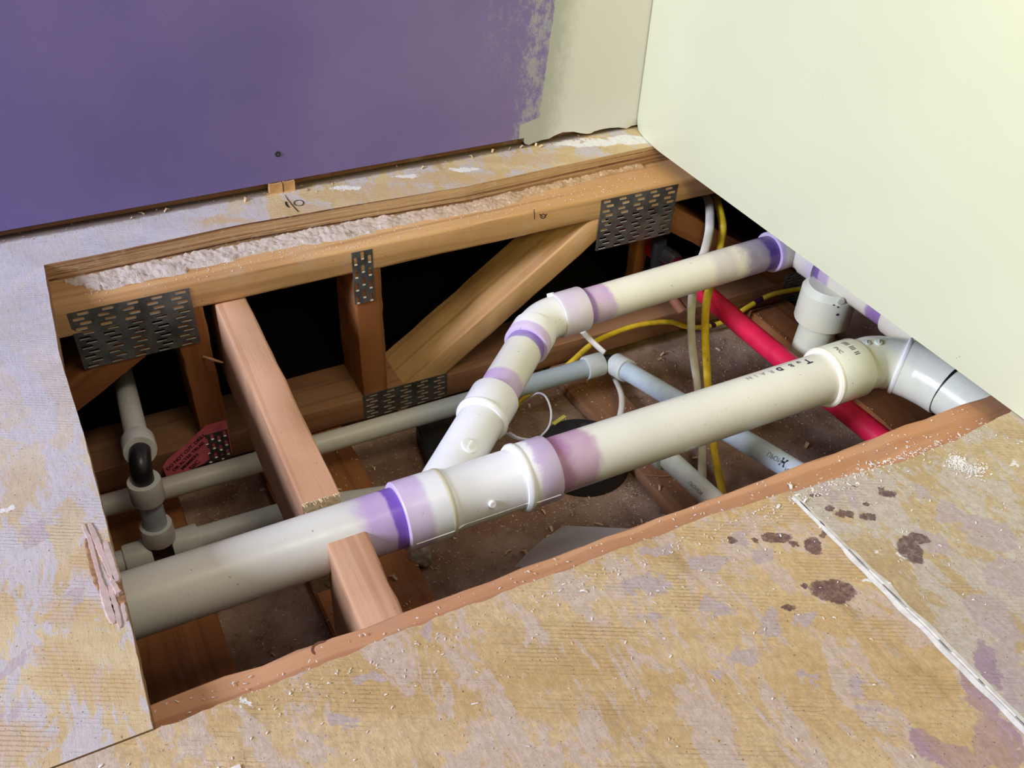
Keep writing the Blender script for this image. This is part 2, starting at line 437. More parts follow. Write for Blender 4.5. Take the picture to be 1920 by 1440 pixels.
bare_l = px([(1000,1240,60,22),(1130,1180,70,26),(1480,970,70,30),(1560,1060,60,40),(1330,1000,60,24),(1650,1180,60,40),(1300,1120,40,18)])
wht_l = px([(500,1180,10,6),(740,1160,12,7),(770,1135,8,6),(1330,935,16,6),(1345,1095,5,4),(460,1320,9,5),(1620,1085,8,5)])
ply_front = floor_mat('plywood_tan', sr(192,160,112), sr(208,182,140), sr(198,180,172), .32, 1.0, dark_l, mau_l, lav_l, wht_l, bare_l)
dark_r = px([(1583,963,20,8),(1556,952,8,7),(1628,970,15,9),(1626,945,7,5),(1665,926,18,10),(1652,916,6,4),(1706,1030,22,30),(1722,1010,20,12),(1606,913,6,3),(1528,928,8,4)])
lav_r = px([(1742,1015,34,30),(1850,1000,50,40),(1900,1080,50,40),(1865,1160,40,60),(1890,1250,40,60),(1910,1310,30,40),(1725,922,14,16),(1560,930,14,30),(1600,940,14,22),(1780,960,30,26)])
wht_r = px([(1795,868,16,12),(1822,878,12,9),(1806,880,10,7),(1690,1040,9,6),(1900,870,9,6),(1645,1035,6,4),(1600,880,12,6)])
ply_right = floor_mat('plywood_grey_tan', sr(182,158,120), sr(196,176,144), sr(192,184,180), .44, .4, dark_r, px([(1845,1240,20,50)]), lav_r, wht_r)
bare_b = px([(250,990,40,40),(320,1050,30,20),(270,1090,46,40),(150,1250,70,50),(400,1190,10,10),(180,1040,30,40),(210,1290,50,40),(120,1150,50,40),(90,1230,40,20),(40,1390,60,40),(560,395,60,18),(700,362,110,20),(850,335,120,18),(1000,300,110,14),(420,410,60,9)])
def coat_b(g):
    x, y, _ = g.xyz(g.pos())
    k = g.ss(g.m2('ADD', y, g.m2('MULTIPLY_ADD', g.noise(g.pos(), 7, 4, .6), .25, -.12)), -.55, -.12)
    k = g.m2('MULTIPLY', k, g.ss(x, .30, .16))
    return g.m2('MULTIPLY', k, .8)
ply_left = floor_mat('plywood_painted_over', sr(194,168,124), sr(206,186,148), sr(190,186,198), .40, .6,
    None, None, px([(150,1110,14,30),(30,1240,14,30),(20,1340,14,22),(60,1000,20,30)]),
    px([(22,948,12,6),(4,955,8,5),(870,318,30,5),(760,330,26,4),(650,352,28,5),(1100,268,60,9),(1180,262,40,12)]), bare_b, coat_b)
def ply_edge_mat(name, a, b, c3):
    g = G(name, .85, .2); uv = g.uv(); u, v, _ = g.xyz(uv)
    lay = g.noise(g.map(uv, (1.1, 210, 1)), 1.0, 2, .4, .15)
    thin = g.noise(g.map(uv, (3.5, 620, 1), 0, (5, 0, 0)), 1.0, 5, .7, .2)
    brk = g.noise(g.map(uv, (9, 14, 1)), 1.0, 4, .6)
    c = g.mix(g.ss(lay, .42, .58), a, b)
    c = g.mix(g.m2('MULTIPLY', g.ss(lay, .45, .37), g.ss(brk, .32, .48)), c, c3)
    c = g.mix(g.m2('MULTIPLY', g.ss(thin, .50, .64), .75), c, c3)
    c = g.mix(g.m2('MULTIPLY', g.ss(g.noise(g.pos(), 90, 4, .7), .55, .7), .3), c, sr(206,190,170))
    g.bump(g.m2('ADD', lay, thin), .6, .003)
    return g.out(c)
ply_edge = ply_edge_mat('plywood_edge', sr(160,120,86), sr(196,160,120), sr(92,60,42))
ply_edge_pale = ply_edge_mat('plywood_edge_pale', sr(188,170,134), sr(206,190,156), sr(140,118,84))

# ------------------------------------------------------------ floor, walls, ceiling below
# left board and the strip along the back wall are one L-shaped sheet
def cut(pts, amp, seed, n=12):
    """saw cut through the photograph's edge points on the floor plane, slightly ragged"""
    P = [at(x, y, 2, 0) for x, y in pts]; o = []
    for a, c in zip(P, P[1:]): o += edge((a.x, a.y), (c.x, c.y), n, amp, seed+a.x)
    return o+[(P[-1].x, P[-1].y)]
left_cut = cut([(287,1366),(247,1180),(196,967),(156,810),(112,667),(82,497)], .0022, 3)
back_cut = cut([(82,497),(233,467),(447,422),(660,385),(873,350),(1050,311),(1225,274)], .0016, 5, 10)
poly = [(-1.9, left_cut[0][1]), *left_cut, *back_cut[1:], (2.35, back_cut[-1][1]), (2.35, 0.9), (-1.9, 0.9)]
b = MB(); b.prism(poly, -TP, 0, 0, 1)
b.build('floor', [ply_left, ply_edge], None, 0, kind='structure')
nc = cut([(1484,921),(1350,960),(1180,1023),(1000,1090),(860,1142),(753,1183),(600,1248),(440,1310),(289,1369)], .005, 9, 10)
poly = [(-1.9, -2.6), (0.907, -2.6), *nc, (-1.9, nc[-1][1])]
b = MB(); b.prism(poly, -TP, 0, 0, 1); b.build('floor', [ply_front, ply_edge_pale], None, 0, kind='structure')
nr = cut([(1900,766),(1800,820),(1700,862),(1600,888),(1488,922)], .004, 12, 10)
poly = [(2.35, nr[0][1]), *nr, (.916, nr[-1][1]), (0.916, -2.6), (2.35, -2.6)]
b = MB(); b.prism(poly, -TP, 0, 0, 1); b.build('floor', [ply_right, ply_edge_pale], None, 0, kind='structure')

# ceiling board of the storey below and unseen skirts added to keep light out of the bay
b = MB(); b.box((-1.9, -2.6, DRY-.04), (2.4, .06, DRY)); b.build('ceiling', drywall_mat, None, 0, kind='structure')
b = MB(); b.box((-1.9, .06, DRY-.04), (2.4, .9, DRY)); b.build('ceiling', void_mat, None, 0, kind='structure')  # stretch behind the truss, coloured dark for the shade there
b = MB(); b.box((-1.95, -2.6, DRY), (-1.9, .9, -TP)); b.build('light_block_left', void_mat, None, 0, kind='structure')
b = MB(); b.box((2.35, -2.6, DRY), (2.4, .9, -TP)); b.build('light_block_right', void_mat, None, 0, kind='structure')
b = MB(); b.box((-1.9, -2.65, DRY), (2.4, -2.6, -TP)); b.build('light_block_front', void_mat, None, 0, kind='structure')
b = MB(); b.box((-1.9, .9, DRY), (2.4, .95, -TP)); b.build('light_block_back', void_mat, None, 0, kind='structure')

# back wall: purple board with the cream skim at its right end and a ragged foot
def wall_mat():
    g = G('purple_wallboard', .75, .25); p = g.pos(); x, y, z = g.xyz(p)
    nb = g.noise(p, 2.2, 4, .6)
    c = g.mix(g.ss(nb, .3, .7), sr(108,96,150), sr(124,110,160))
    c = g.mix(g.m2('MULTIPLY', g.ss(g.noise(p, 500, 2), .55, .75), .25), c, sr(84,72,116))
    c = g.mix(g.m2('MULTIPLY', g.ss(g.noise(g.map(p, (1, 1, 5)), 6, 6, .75), .68, .76), .35), c, sr(176,160,186))
    ed = g.m2('ADD', x, g.m2('MULTIPLY', z, -.085))
    # worn grey band of old skim just left of the cream
    n3 = g.noise(g.map(p, (1.6, 1, 1)), 60, 6, .8)
    band = g.m2('MULTIPLY', g.ss(g.m2('ADD', ed, g.m2('MULTIPLY_ADD', n3, .06, -.03)), .650, .668), g.ss(n3, .40, .60))
    c = g.mix(g.m2('MULTIPLY', band, .8), c, sr(160,160,164))
    up = g.ss(z, .04, .20); hazy = g.m2('MULTIPLY', g.m2('MULTIPLY', g.ss(g.m2('ADD', ed, g.m2('MULTIPLY_ADD', n3, .14, -.07)), .57, .66), up), g.ss(n3, .47, .68))
    c = g.mix(g.m2('MULTIPLY', hazy, .6), c, sr(150,150,160))
    k = g.ss(g.m2('ADD', g.m2('ADD', ed, g.ss(z, .045, .035, 0, .03)), g.m2('MULTIPLY_ADD', g.noise(p, 90, 5, .7), .010, -.005)), .6915, .6935)
    cream = g.mix(g.ss(g.m2('ADD', ed, g.m2('MULTIPLY_ADD', n3, .05, -.025)), .695, .745), sr(166,168,160), sr(206,204,202))
    c = g.mix(k, c, cream)
    g.bump(g.noise(p, 300, 3), .1, .0008)
    g.put(g.b.inputs['Roughness'], g.ss(nb, .3, .7, .6, .8))
    return g.out(c)
WY = 0.120
rag = [(985,270),(992,272),(1000,268),(1015,263),(1030,260),(1040,254),(1055,248),(1075,247),(1090,250),(1100,251),(1108,250),(1115,246),(1130,242),(1142,240),(1160,239),(1175,241),(1184,236)]
rz = [at(x, y, 1, WY) for x, y in rag]
prof = [(-1.9, .0245), (rz[0].x-.004, .0245)]+[(q.x, q.z) for q in rz]+[(1.43, rz[-1].z), (1.43, 2.2), (-1.9, 2.2)]
b = MB(); n = len(prof)
b.add([(x, WY, z) for x, z in prof], [list(range(n))]); b.add([(x, WY+.021, z) for x, z in prof], [list(range(n-1, -1, -1))])
for i in range(n):
    a_, c_ = prof[i], prof[(i+1) % n]
    b.add([(a_[0], WY, a_[1]), (c_[0], WY, c_[1]), (c_[0], WY+.021, c_[1]), (a_[0], WY+.021, a_[1])], [(0, 1, 2, 3)])
b.build('wall_back', wall_mat(), None, 0, kind='structure', fix=True)
# sole plate seen in the gap under the board
b = MB(); b.lumber((-1.9, WY+.094, .031), (1.6, WY+.094, .031), (0, 0, 1), .144, .061)
b.build('trim_1', wood('sole_plate', sr(128,88,58), sr(86,56,38), sr(140,100,70), .5), None, 30, kind='structure')

# ------------------------------------------------------------ bathtub with its apron
tub_mat = None
def tubm():
    g = G('glossy_cream_acrylic', .30, .45); p = g.pos()
    c = g.mix(g.ss(g.noise(p, 3, 3), .3, .7), sr(205,207,178), sr(210,212,184))
    c = g.mix(g.ss(g.noise(p, 120, 2), .80, .82), c, sr(120,112,90))
    g.bump(g.noise(g.map(p, (1, 1.2, 3)), 3.0, 1, .3), .10, .010)
    return g.out(c)
tub_mat = tubm()
tub = thing('bathtub', (1.8, -1.1, 0), 'cream acrylic bathtub whose smooth apron stands at the right edge of the floor opening', 'bathtub')
foot = [(.150,.040),(.125,.040)]+[(at(x, y, 0, 1.395).y, at(x, y, 0, 1.395).z) for x, y in ((1191,238),(1196,249),(1204,258),(1214,266),(1226,276))]
prof = [(y, max(z, .0015)) for y, z in foot]+[(-.034, .0015), (-2.4, .0015), (-2.4, .82), (.15, .82)]
def apx(y): return 1.38+max(0, y+.04)**2*1.0
foot_z = sorted(prof[:8]+[(-2.4, .0015)])
def fz(y):
    for (a, za), (c, zc) in zip(foot_z, foot_z[1:]):
        if a <= y <= c: return za+(zc-za)*(y-a)/(c-a)
    return foot_z[-1][1]
ys = [-2.4+2.36*i/20 for i in range(21)]+[-.04+.157*i/24 for i in range(1, 25)]; nz = 24; vs = []; fs = []
for side in (0, .012):
    for y in ys:
        z0 = fz(y)
        for k in range(nz+1): vs.append((apx(y)+side, y, z0+(.82-z0)*k/nz))
ny = len(ys); o2 = ny*(nz+1)
for i in range(ny-1):
    for k in range(nz):
        q = i*(nz+1)+k; fs += [(q, q+nz+1, q+nz+2, q+1), (o2+q, o2+q+1, o2+q+nz+2, o2+q+nz+1)]
    q = i*(nz+1); fs += [(q, o2+q, o2+q+nz+1, q+nz+1), (q+nz, q+2*nz+1, o2+q+2*nz+1, o2+q+nz)]
for i in (0, ny-1):
    for k in range(nz): q = i*(nz+1)+k; fs.append((q, q+1, o2+q+1, o2+q))
b = MB(); b.add(vs, fs); b.build('apron', tub_mat, tub, 40)
b = MB()      # rim and basin
o_ = [(1.37, -2.4), (2.45, -2.4), (2.45, .14), (1.37, .14)]; i_ = [(1.52, -2.25), (2.32, -2.25), (2.32, 0), (1.52, 0)]; lo = [(1.62, -2.1), (2.22, -2.1), (2.22, -.12), (1.62, -.12)]
vs = [(x, y, .82) for x, y in o_]+[(x, y, .86) for x, y in o_]+[(x, y, .86) for x, y in i_]+[(x, y, .22) for x, y in lo]
fs = []
for k in range(4):
    q = (k+1) % 4; fs += [(k, q, 4+q, 4+k), (4+k, 4+q, 8+q, 8+k), (8+k, 8+q, 12+q, 12+k)]
fs.append((12, 13, 14, 15)); b.add(vs, fs); b.build('basin', tub_mat, tub, 0)
b = MB(); b.box((2.43, -2.4, .002), (2.45, .14, .82)); b.box((1.392, -2.4, .002), (2.43, -2.38, .82)); b.build('light_block_panel', void_mat, tub, 0)  # unseen panels added to keep the inside of the tub dark

# ------------------------------------------------------------ connector plates
def plate(x0, x1, z0, z1, nc, nr, y, parent, vert=False, sx=0.0, pair=.22, name='connector_plate'):
    """pressed steel truss plate with punched slots; sx skews it a touch"""
    b = MB(); cw, chh = (x1-x0)/nc, (z1-z0)/nr; th = .0022
    def P(x, z, dy=0): return (x+sx*(z-z0), y+dy, z)
    for i in range(nc):
        for j in range(nr):
            a, c = x0+i*cw, x0+(i+1)*cw; e, g_ = z0+j*chh, z0+(j+1)*chh
            if not vert:
                st = pair*cw*(.5 if j % 2 else -.5); hl, hh = cw*.235, chh*.25
                cx, cz = (a+c)/2+st*1.0, (e+g_)/2
            else:
                st = pair*chh*(.5 if i % 2 else -.5); hl, hh = cw*.24, chh*.30
                cx, cz = (a+c)/2, (e+g_)/2+st
            kx, kz = min(hl, hh)*.6, min(hl, hh)*.6
            oc = [(cx-hl+kx, cz-hh), (cx+hl-kx, cz-hh), (cx+hl, cz-hh+kz), (cx+hl, cz+hh-kz), (cx+hl-kx, cz+hh), (cx-hl+kx, cz+hh), (cx-hl, cz+hh-kz), (cx-hl, cz-hh+kz)]
            co = [(a, e), (c, e), (c, g_), (a, g_)]
            vs = [P(*q) for q in co+oc]+[P(q[0], q[1], th) for q in oc]
            fs = [(0, 1, 5, 4), (1, 6, 5), (1, 2, 7, 6), (2, 8, 7), (2, 3, 9, 8), (3, 10, 9), (3, 0, 11, 10), (0, 4, 11)]
            fs += [(4+k, 4+(k+1) % 8, 12+(k+1) % 8, 12+k) for k in range(8)]
            b.add(vs, fs)
            # folded tooth roots, their highlight painted with a brighter steel
            if not vert: b.add([P(cx-hl*.9, cz-hh, -.0012), P(cx+hl*.9, cz-hh, -.0012), P(cx+hl*.9, cz-hh*.62, .001), P(cx-hl*.9, cz-hh*.62, .001)], [(0, 1, 2, 3)], None, 1)
            else: b.add([P(cx-hl*.9, cz-hh, -.0012), P(cx+hl*.9, cz-hh, -.0012), P(cx+hl*.9, cz-hh*.72, .001), P(cx-hl*.9, cz-hh*.72, .001)], [(0, 1, 2, 3)], None, 1)
    for (a, e, c, g_) in ((x0, z0, x1, z0), (x1, z0, x1, z1), (x1, z1, x0, z1), (x0, z1, x0, z0)):
        b.add([P(a, e), P(c, g_), P(c, g_, th), P(a, e, th)], [(0, 1, 2, 3)])
    return b.build(name, [steel, steel_highlight_mat], parent, 0, label='perforated galvanised steel plate', fix=False)

# ------------------------------------------------------------ back floor truss
Y2 = YB+.144
tr = thing('floor_truss', (.7, 0, BC1), 'pale wooden floor truss with steel connector plates at the back, below the purple wall', 'truss')
def stick(nm, p0, p1, up, wd, ht, mat_, parent, seed, end=None, **k):
    b = MB(); b.lumber(p0, p1, up, wd, ht, seed=seed, mi_end=(1 if end else None), **k)
    return b.build(nm, [mat_]+([end] if end else []), parent, 35)
ym = (YB+Y2)/2; cz = (CH0+CH1)/2; bz = (BC0+BC1)/2
stick('top_chord', (-1.85, ym, cz), (2.3, ym, cz), (0, 0, 1), .144, CH0-CH1, lumber_tan, tr, 1, st=60, bev=.008)
stick('bottom_chord', (-1.85, ym, bz), (2.3, ym, bz), (0, 0, 1), .144, BC0-BC1, lumber_dusty, tr, 2, st=60)
def web(a, c, seed, mat_=lumber_tan):     # a, c = (x, z) of the centre line on the face
    stick('web', (a[0], ym, a[1]), (c[0], ym, c[1]), (-(c[1]-a[1]), 0, c[0]-a[0]), .140, .061, mat_, tr, seed)
web((.231, CH1+.001), (.238, BC0-.001), 3, lumber_red_shaded)
web((.607, CH1+.001), (.611, BC0-.001), 4, lumber_red_shaded)
web((.655, -.507), (1.205, -.115), 5, lumber_tan)
web((.15, -.150), (-.33, -.447), 6, lumber_red_shaded)
web((1.395, -.150), (1.86, -.447), 7, lumber_red_shaded)
web((-.9, CH1), (-.4, -.447), 8, lumber_red_shaded)
plate(.020, .244, -.187, -.055, 5, 12, YB-.0012, tr, sx=-.02)
plate(1.183, 1.400, -.192, -.056, 5, 11, YB-.0012, tr)
plate(.574, .620, -.184, -.055, 3, 4, YB-.0012, tr, vert=True, pair=.35)
plate(.577, .793, -.514, -.443, 5, 8, YB-.0012, tr)
plate(.208, .262, -.512, -.430, 4, 3, YB-.0032, tr, vert=True, pair=.35)
plate(1.84, 2.02, -.56, -.424, 5, 12, YB-.0012, tr)

# pink paper tag stapled under the small plate
def tag_part():
    y = YB-.0016
    fl = [(307,880),(303,868),(312,856),(345,832),(385,799),(392,826),(395,850),(393,860),(384,868),(340,884),(312,893)]
    b = MB()
    q = [at(x, yy, 1, y-.002) for x, yy in fl]
    b.add([p+Vector((0, -.012*(.21-p.x)/.1, 0)) for p in q], [list(range(len(q)))])
    w2 = [at(x, yy, 1, y) for x, yy in ((384,798),(424,787),(436,850),(396,858))]
    b.add(w2, [(0, 1, 2, 3)])
    t = b.build('warning_tag', tag_part.m, tr, 0, label='pink paper tag with black lettering', fix=False)
    o = at(322, 880, 1, y); ex = (at(392, 822, 1, y)-o).normalized(); n_ = Vector((0, -1, 0)); ey = n_.cross(ex)*1.0
    if ey.z < 0: ey = -ey
    tb = MB()
    for body, pxp, size in (('DO NOT CUT, DRILL', (347,843), .0118), ('OR ALTER TRUSS', (352,852), .0118), ('MEMBERS', (355,861), .0118), ('SIIC', (364,868), .0160)):
        c0 = at(*pxp, 1, y)
        def fn(tx, ty, c0=c0):
            p = c0+ex*tx+ey*ty; p.y = y-.0032-.012*(.21-p.x)/.1; return p
        writing(tb, body, size, fn, bold=.0002)
    tb.build('lettering', ink, t, 0, fix=False)
tag_part.m = tag_pink
tag_part()

# a long staple/splinter of wood at the left post
b = MB(); b.sweep([at(382,669,1,YB-.002), at(398,674,1,YB-.03), at(418,680,1,YB-.05)], [.003, .0035, .002], 6); b.build('splinter', lumber_pink, tr, 30)
# carpenter's pencil marks on the chord
b = MB()
ribbon(b, [at(1001,392,1,YB), at(1002,400,1,YB), at(1002,411,1,YB)], .0018, (0, -1, 0), .0012)
ribbon(b, [at(1018+5*math.cos(t), 405+4*math.sin(t), 1, YB) for t in [k*PI/5 for k in range(11)]], .0018, (0, -1, 0), .0012)
ribbon(b, [at(1011,401,1,YB), at(1018,406,1,YB)], .0018, (0, -1, 0), .0013); ribbon(b, [at(1026,400,1,YB), at(1020,407,1,YB)], .0018, (0, -1, 0), .0013)
b.build('pencil_mark', ink, tr, 0, fix=False)

# ------------------------------------------------------------ front floor truss
tf = thing('floor_truss', (.7, YF-.07, BC1), 'orange-tan floor truss whose top edge lines the near side of the opening', 'truss')
b = MB(); ymf = YF-.072
pts_n = 90; 
b.lumber((-1.85, ymf, cz), (2.3, ymf, cz), (0, 0, 1), .144, CH0-CH1, st=90, bev=.007, jit=.0022, seed=11); b.build('top_chord', wood('lumber_orange', sr(188,136,98), sr(150,98,66), sr(198,150,112), .3, sr(176,146,128)), tf, 35)
stick('bottom_chord', (-1.85, ymf, bz), (2.3, ymf, bz), (0, 0, 1), .144, BC0-BC1, lumber_dusty, tf, 12)
for k, (a, c) in enumerate((((.23, CH1), (.23, BC0)), ((.61, CH1), (.61, BC0)), ((.735, -.447), (1.205, -.112)), ((1.395, -.15), (1.86, -.447)))):
    stick('web', (a[0], ymf, a[1]), (c[0], ymf, c[1]), (-(c[1]-a[1]), 0, c[0]-a[0]), .140, .061, lumber_red_shaded, tf, 20+k)
b = MB()
for cx, cy, rr in ((602, 1216, 6),):
    q = at(cx, cy, 2, -TP); ribbon(b, [q+Vector((.011*math.cos(t), .009*math.sin(t), 0)) for t in [k*PI/8 for k in range(17)]], .004, (0, 0, 1), .001)
b.build('knot', plain('dark_knot', sr(112,66,48), .7), tf, 0, fix=False)

# ------------------------------------------------------------ bridging blocks either side of the drain
def block(nm, x0, x1, y0, y1, lab, seed, rough_end):
    t = thing(nm, ((x0+x1)/2, (y0+y1)/2, -.36), lab, 'lumber')
    b = MB(); b.lumber((x0, y0, -.2185), (x1, y1, -.2185), (0, 0, 1), .063, .221, seed=seed, st=(20 if abs(y1-y0) > .5 else 6), mi_end=1, bev=.005, jit=.0011)
    b.build('board', [lumber_pink, endgrain], t, 35)
    # torn fibres round the saw cut
    fb = MB(); ce = Vector((x1, y1, 0)); dr = 1 if y1 > y0 else -1
    for k in range(70):
        zz = random.choice((-.108, random.uniform(-.36, -.108))); xx = x1+random.uniform(-.032, .032)
        if zz > -.11 or random.random() < .5: pass
        else: xx = x1+random.choice((-.0315, .0315))
        p = Vector((xx, y1+dr*-.001, max(zz, -.32))); q = p+Vector((random.uniform(-.004, .004), dr*random.uniform(.002, .008), random.uniform(-.004, .004)))
        fb.sweep([p, q], [.0012, .0005], 4)
    fb.build('torn_fibres', endgrain, t, 0, kind='stuff')
    return t
block('wood_blocking', .322, .306, .22, -.690, 'long pale wooden block reaching from the back truss to the drain pipe', 31, True)
bf = block('wood_blocking', .308, .3145, YF-.002, -.780, 'short wooden block between the near truss and the drain pipe', 33, True)
b = MB(); b.sweep(crv([at(609,1097,0,.284), at(620,1102,0,.284), at(632,1098,0,.2835), at(637,1086,0,.283)]), .0011, 5)
b.build('wire_loop', black_plastic, bf, 30)

# ------------------------------------------------------------ furring strips on the ceiling board
for k, (x0, x1, lab) in enumerate(((-.09, .127, 'dark orange furring strip at the left end of the cavity, under the white pipe tee'),
        (.310, .520, 'furring strip on the cavity floor directly below the wooden blocks'),
        (1.085, 1.205, 'dusty furring strip between the black can and the yellow cable'),
        (1.735, 1.875, 'orange furring strip right of the red pipe'))):
    b = MB(); b.lumber(((x0+x1)/2, -2.5, (STR+DRY)/2), ((x0+x1)/2, .06, (STR+DRY)/2), (0, 0, 1), x1-x0, STR-DRY-.0006, seed=40+k, st=30, jit=.002)
    b.build('furring_strip', lumber_dusty if k == 2 else lumber_red_shaded, None, 35, label=lab, cat='lumber', group='furring strips on the cavity floor')

# ------------------------------------------------------------ PVC drain
BR = .039
dp = thing('drain_pipe', (.75, MY, MZ-.06), 'thick cream plastic drain pipe with purple primed joints and a side branch, crossing the opening', 'pipe')
X = lambda x, dz=0: (x, MY, MZ+dz)
P1 = sr(96,44,176); P2 = sr(176,138,206); P3 = sr(150,92,150)
def pipe(nm, p0, p1, rad, mat_, lab=None, nseg=2):
    b = MB(); p0, p1 = Vector(p0), Vector(p1)
    b.sweep([p0+(p1-p0)*(i/nseg) for i in range(nseg+1)], rad, 64); return b.build(nm, mat_, dp, 35, label=lab)
# left length (u runs from x=-1.2)
mL = pvc('pvc_cream_left', bands=[(1.545, 1.66, P2, .75, .02, .035), (1.592, 1.66, P1, 1.0, .003, .008)])
pipe('pipe', X(-1.2), X(.43), MRAD, mL, nseg=6)
mR = pvc('pvc_cream_right', bands=[(-.05, .105, sr(176,128,170), .8, .012, .03), (-.05, .055, sr(146,84,140), .6, .01, .03)])
pr = pipe('pipe', X(.66), X(1.34), MRAD, mR, nseg=6)
# wye: body, bells, branch and rings
mW = pvc('pvc_white_fitting', sr(226,226,228), bands=[(-.02, .042, sr(196,170,214), .85, .006, .012), (.237, .30, sr(186,160,206), .9, .006, .02)])
b = MB()
def prof_tube(b, ax, prof_, n=64, mi=0):
    b.sweep([ax(t) for t, _ in prof_], [q for _, q in prof_], n, mi)
prof_tube(b, lambda t: X(t), [(.412,.0505),(.412,.0570),(.414,.0585),(.486,.058),(.489,.058),(.500,.0530),(.62,.0530),(.634,.0575),(.686,.0583),(.6885,.0570),(.6885,.0505)])
wye = b.build('wye_fitting', mW, dp, 35, label='white moulded branch fitting')
bd = Vector((.733, .680, .012)).normalized(); b0 = Vector((.468, MY, MZ))
B = lambda t: b0+bd*t
mB = pvc('pvc_white_branch', sr(224,224,226), bands=[(.272, .34, sr(196,168,216), .9, .006, .014)])
b = MB(); prof_tube(b, B, [(.03,.0415),(.222,.0425),(.238,.0468),(.295,.0475),(.298,.0462),(.298,.040)]); b.build('wye_branch', mB, wye, 35)
# raised rings and moulded buttons
ring_w = plain('pvc_bright_white', sr(236,236,238), .3, .4, var=.02)
def ring(parent, axis_fn, t0, t1, r_, h=.003, m_=None):
    b = MB(); b.sweep([axis_fn(t0), axis_fn(t0), axis_fn((t0*.7+t1*.3)), axis_fn((t0*.3+t1*.7)), axis_fn(t1), axis_fn(t1)], [r_-.003, r_, r_+h, r_+h, r_, r_-.003], 64)
    b.build('ring', m_ or ring_w, parent, 50)
ring(wye, X, .484, .494, .0572, .0015, plain('pvc_ivory', sr(206,200,176), .35, var=.02))
ring(wye, X, .622, .638, .0568, .0035)
ring(wye, B, .224, .240, .0462, .0035)
def button(parent, c, nrm, r_, h, m_=ring_w, slot=True):
    c, nrm = Vector(c), Vector(nrm).normalized(); b = MB()
    b.sweep([c-nrm*.004, c+nrm*(h*.7), c+nrm*h, c+nrm*h], [r_, r_, r_*.85, r_*.6], 24)
    if slot:
        u_ = nrm.orthogonal().normalized()
        b.lumber(c+nrm*(h+.0006)-u_*r_*.7, c+nrm*(h+.0006)+u_*r_*.7, nrm, r_*.3, .003, bev=.0005, st=1, jit=0)
    b.build('moulded_button', m_, parent, 40)
vdir = (CAM-Vector(X(.55))).normalized()
def on_pipe(axis_pt, axis_dir, r_, pxl, lift=0):
    """the point of a pipe's surface seen at a pixel"""
    k = Vector(((pxl[0]-960)/FPX, (pxl[1]-720)/FPX, 1)); dd = (r*k.x+d*k.y+f*k.z).normalized()
    A = Vector(axis_pt); u_ = Vector(axis_dir).normalized(); w0 = CAM-A
    dp_ = dd-u_*dd.dot(u_); wp = w0-u_*w0.dot(u_); a_ = dp_.dot(dp_); b_ = 2*wp.dot(dp_); c_ = wp.dot(wp)-r_*r_
    t = (-b_-math.sqrt(max(b_*b_-4*a_*c_, 0)))/(2*a_); p = CAM+dd*t; q = A+u_*(p-A).dot(u_)
    return p+(p-q).normalized()*lift, (p-q).normalized()
p, n_ = on_pipe(b0, bd, .0422, (880, 836)); button(wye, p, n_, .0145, .003)
p, n_ = on_pipe(X(0), (1, 0, 0), .0522, (922, 944)); button(wye, p, n_, .0062, .006, slot=False)
# mould parting line along the wye's belly
b = MB(); pl = []
for k in range(13):
    xx = .42+.262*k/12; rr = .0582 if (xx < .49 or xx > .632) else .0526
    an = math.radians(41+58); pl.append((xx, MY-rr*math.sin(an), MZ+rr*math.cos(an)))
b.sweep(pl, .0011, 5); b.build('mould_line', ring_w, wye, 30)

# branch: short length, 45 elbow, long length, 90 elbow
E0 = B(.300); e_in = B(.462)
mS = pvc('pvc_cream_short', bands=[(.04, .093, P2, .85, .006, .012), (.205, .24, P2, .85, .008, .012), (.198, .25, P1, 1, .003, .006)])
b = MB(); b.sweep([B(.25), B(.36), B(.48)], BR, 64); b.build('pipe', mS, dp, 35)
yb = B(.462).y+.045; zb = MZ+.008
c_el = Vector((.885, B(.572).y, zb)); 
cpt = B(.565); h1 = B(.470); h1b = B(.522); o1b = Vector((cpt.x+.036, cpt.y, cpt.z+.001)); o1 = Vector((cpt.x+.098, cpt.y+.0005, cpt.z+.003))
mE = pvc('pvc_white_elbow', sr(228,228,226), bands=[(-.01, .022, sr(190,158,216), .9, .004, .008), (.128, .20, sr(206,190,220), .8, .008, .01)])
b = MB(); mid = arc_path(h1b, cpt, o1b, 10)
b.sweep([h1, h1, h1+(h1b-h1)*.05, h1b]+mid+[o1b, o1b, o1-(o1-o1b)*.04, o1, o1], [.0396, .0455, .0468, .0468]+[.0428]*len(mid)+[.0455, .0472, .0475, .0462, .0396], 64)
el = b.build('elbow_fitting', mE, dp, 35, label='white elbow fitting, purple lip')
p, n_ = on_pipe(B(0), bd, .0468, (1003, 592)); 
button(el, o1b+Vector((.0, .030, .034)), (0, .6, .8), .008, .004, slot=False)
q0 = Vector((o1.x-.01, o1.y, o1.z)); q1 = Vector((1.505, -.352, -.120))
Lb = (q1-q0).length
mG = pvc('pvc_white_long', sr(218,214,202), bands=[(-.03, .070, sr(178,128,196), .9, .006, .02), (-.03, .026, sr(112,48,168), .9, .004, .012), (Lb-.115, Lb+.05, sr(128,112,158), .75, .014, .035), (Lb-.055, Lb+.05, sr(84,44,140), .95, .006, .014), (Lb-.20, Lb-.145, sr(176,164,176), .5, .01, .02)])
b = MB(); b.sweep([q0+(q1-q0)*(i/6) for i in range(7)], BR, 64); b.build('pipe', mG, dp, 35)
qd = (q1-q0).normalized()
t0, t1 = q1-qd*.022, q1+qd*.028; tc = q1+qd*.055; s0 = Vector((tc.x+.002, tc.y-.055, tc.z)); s1 = s0+Vector((.002, -.05, 0))
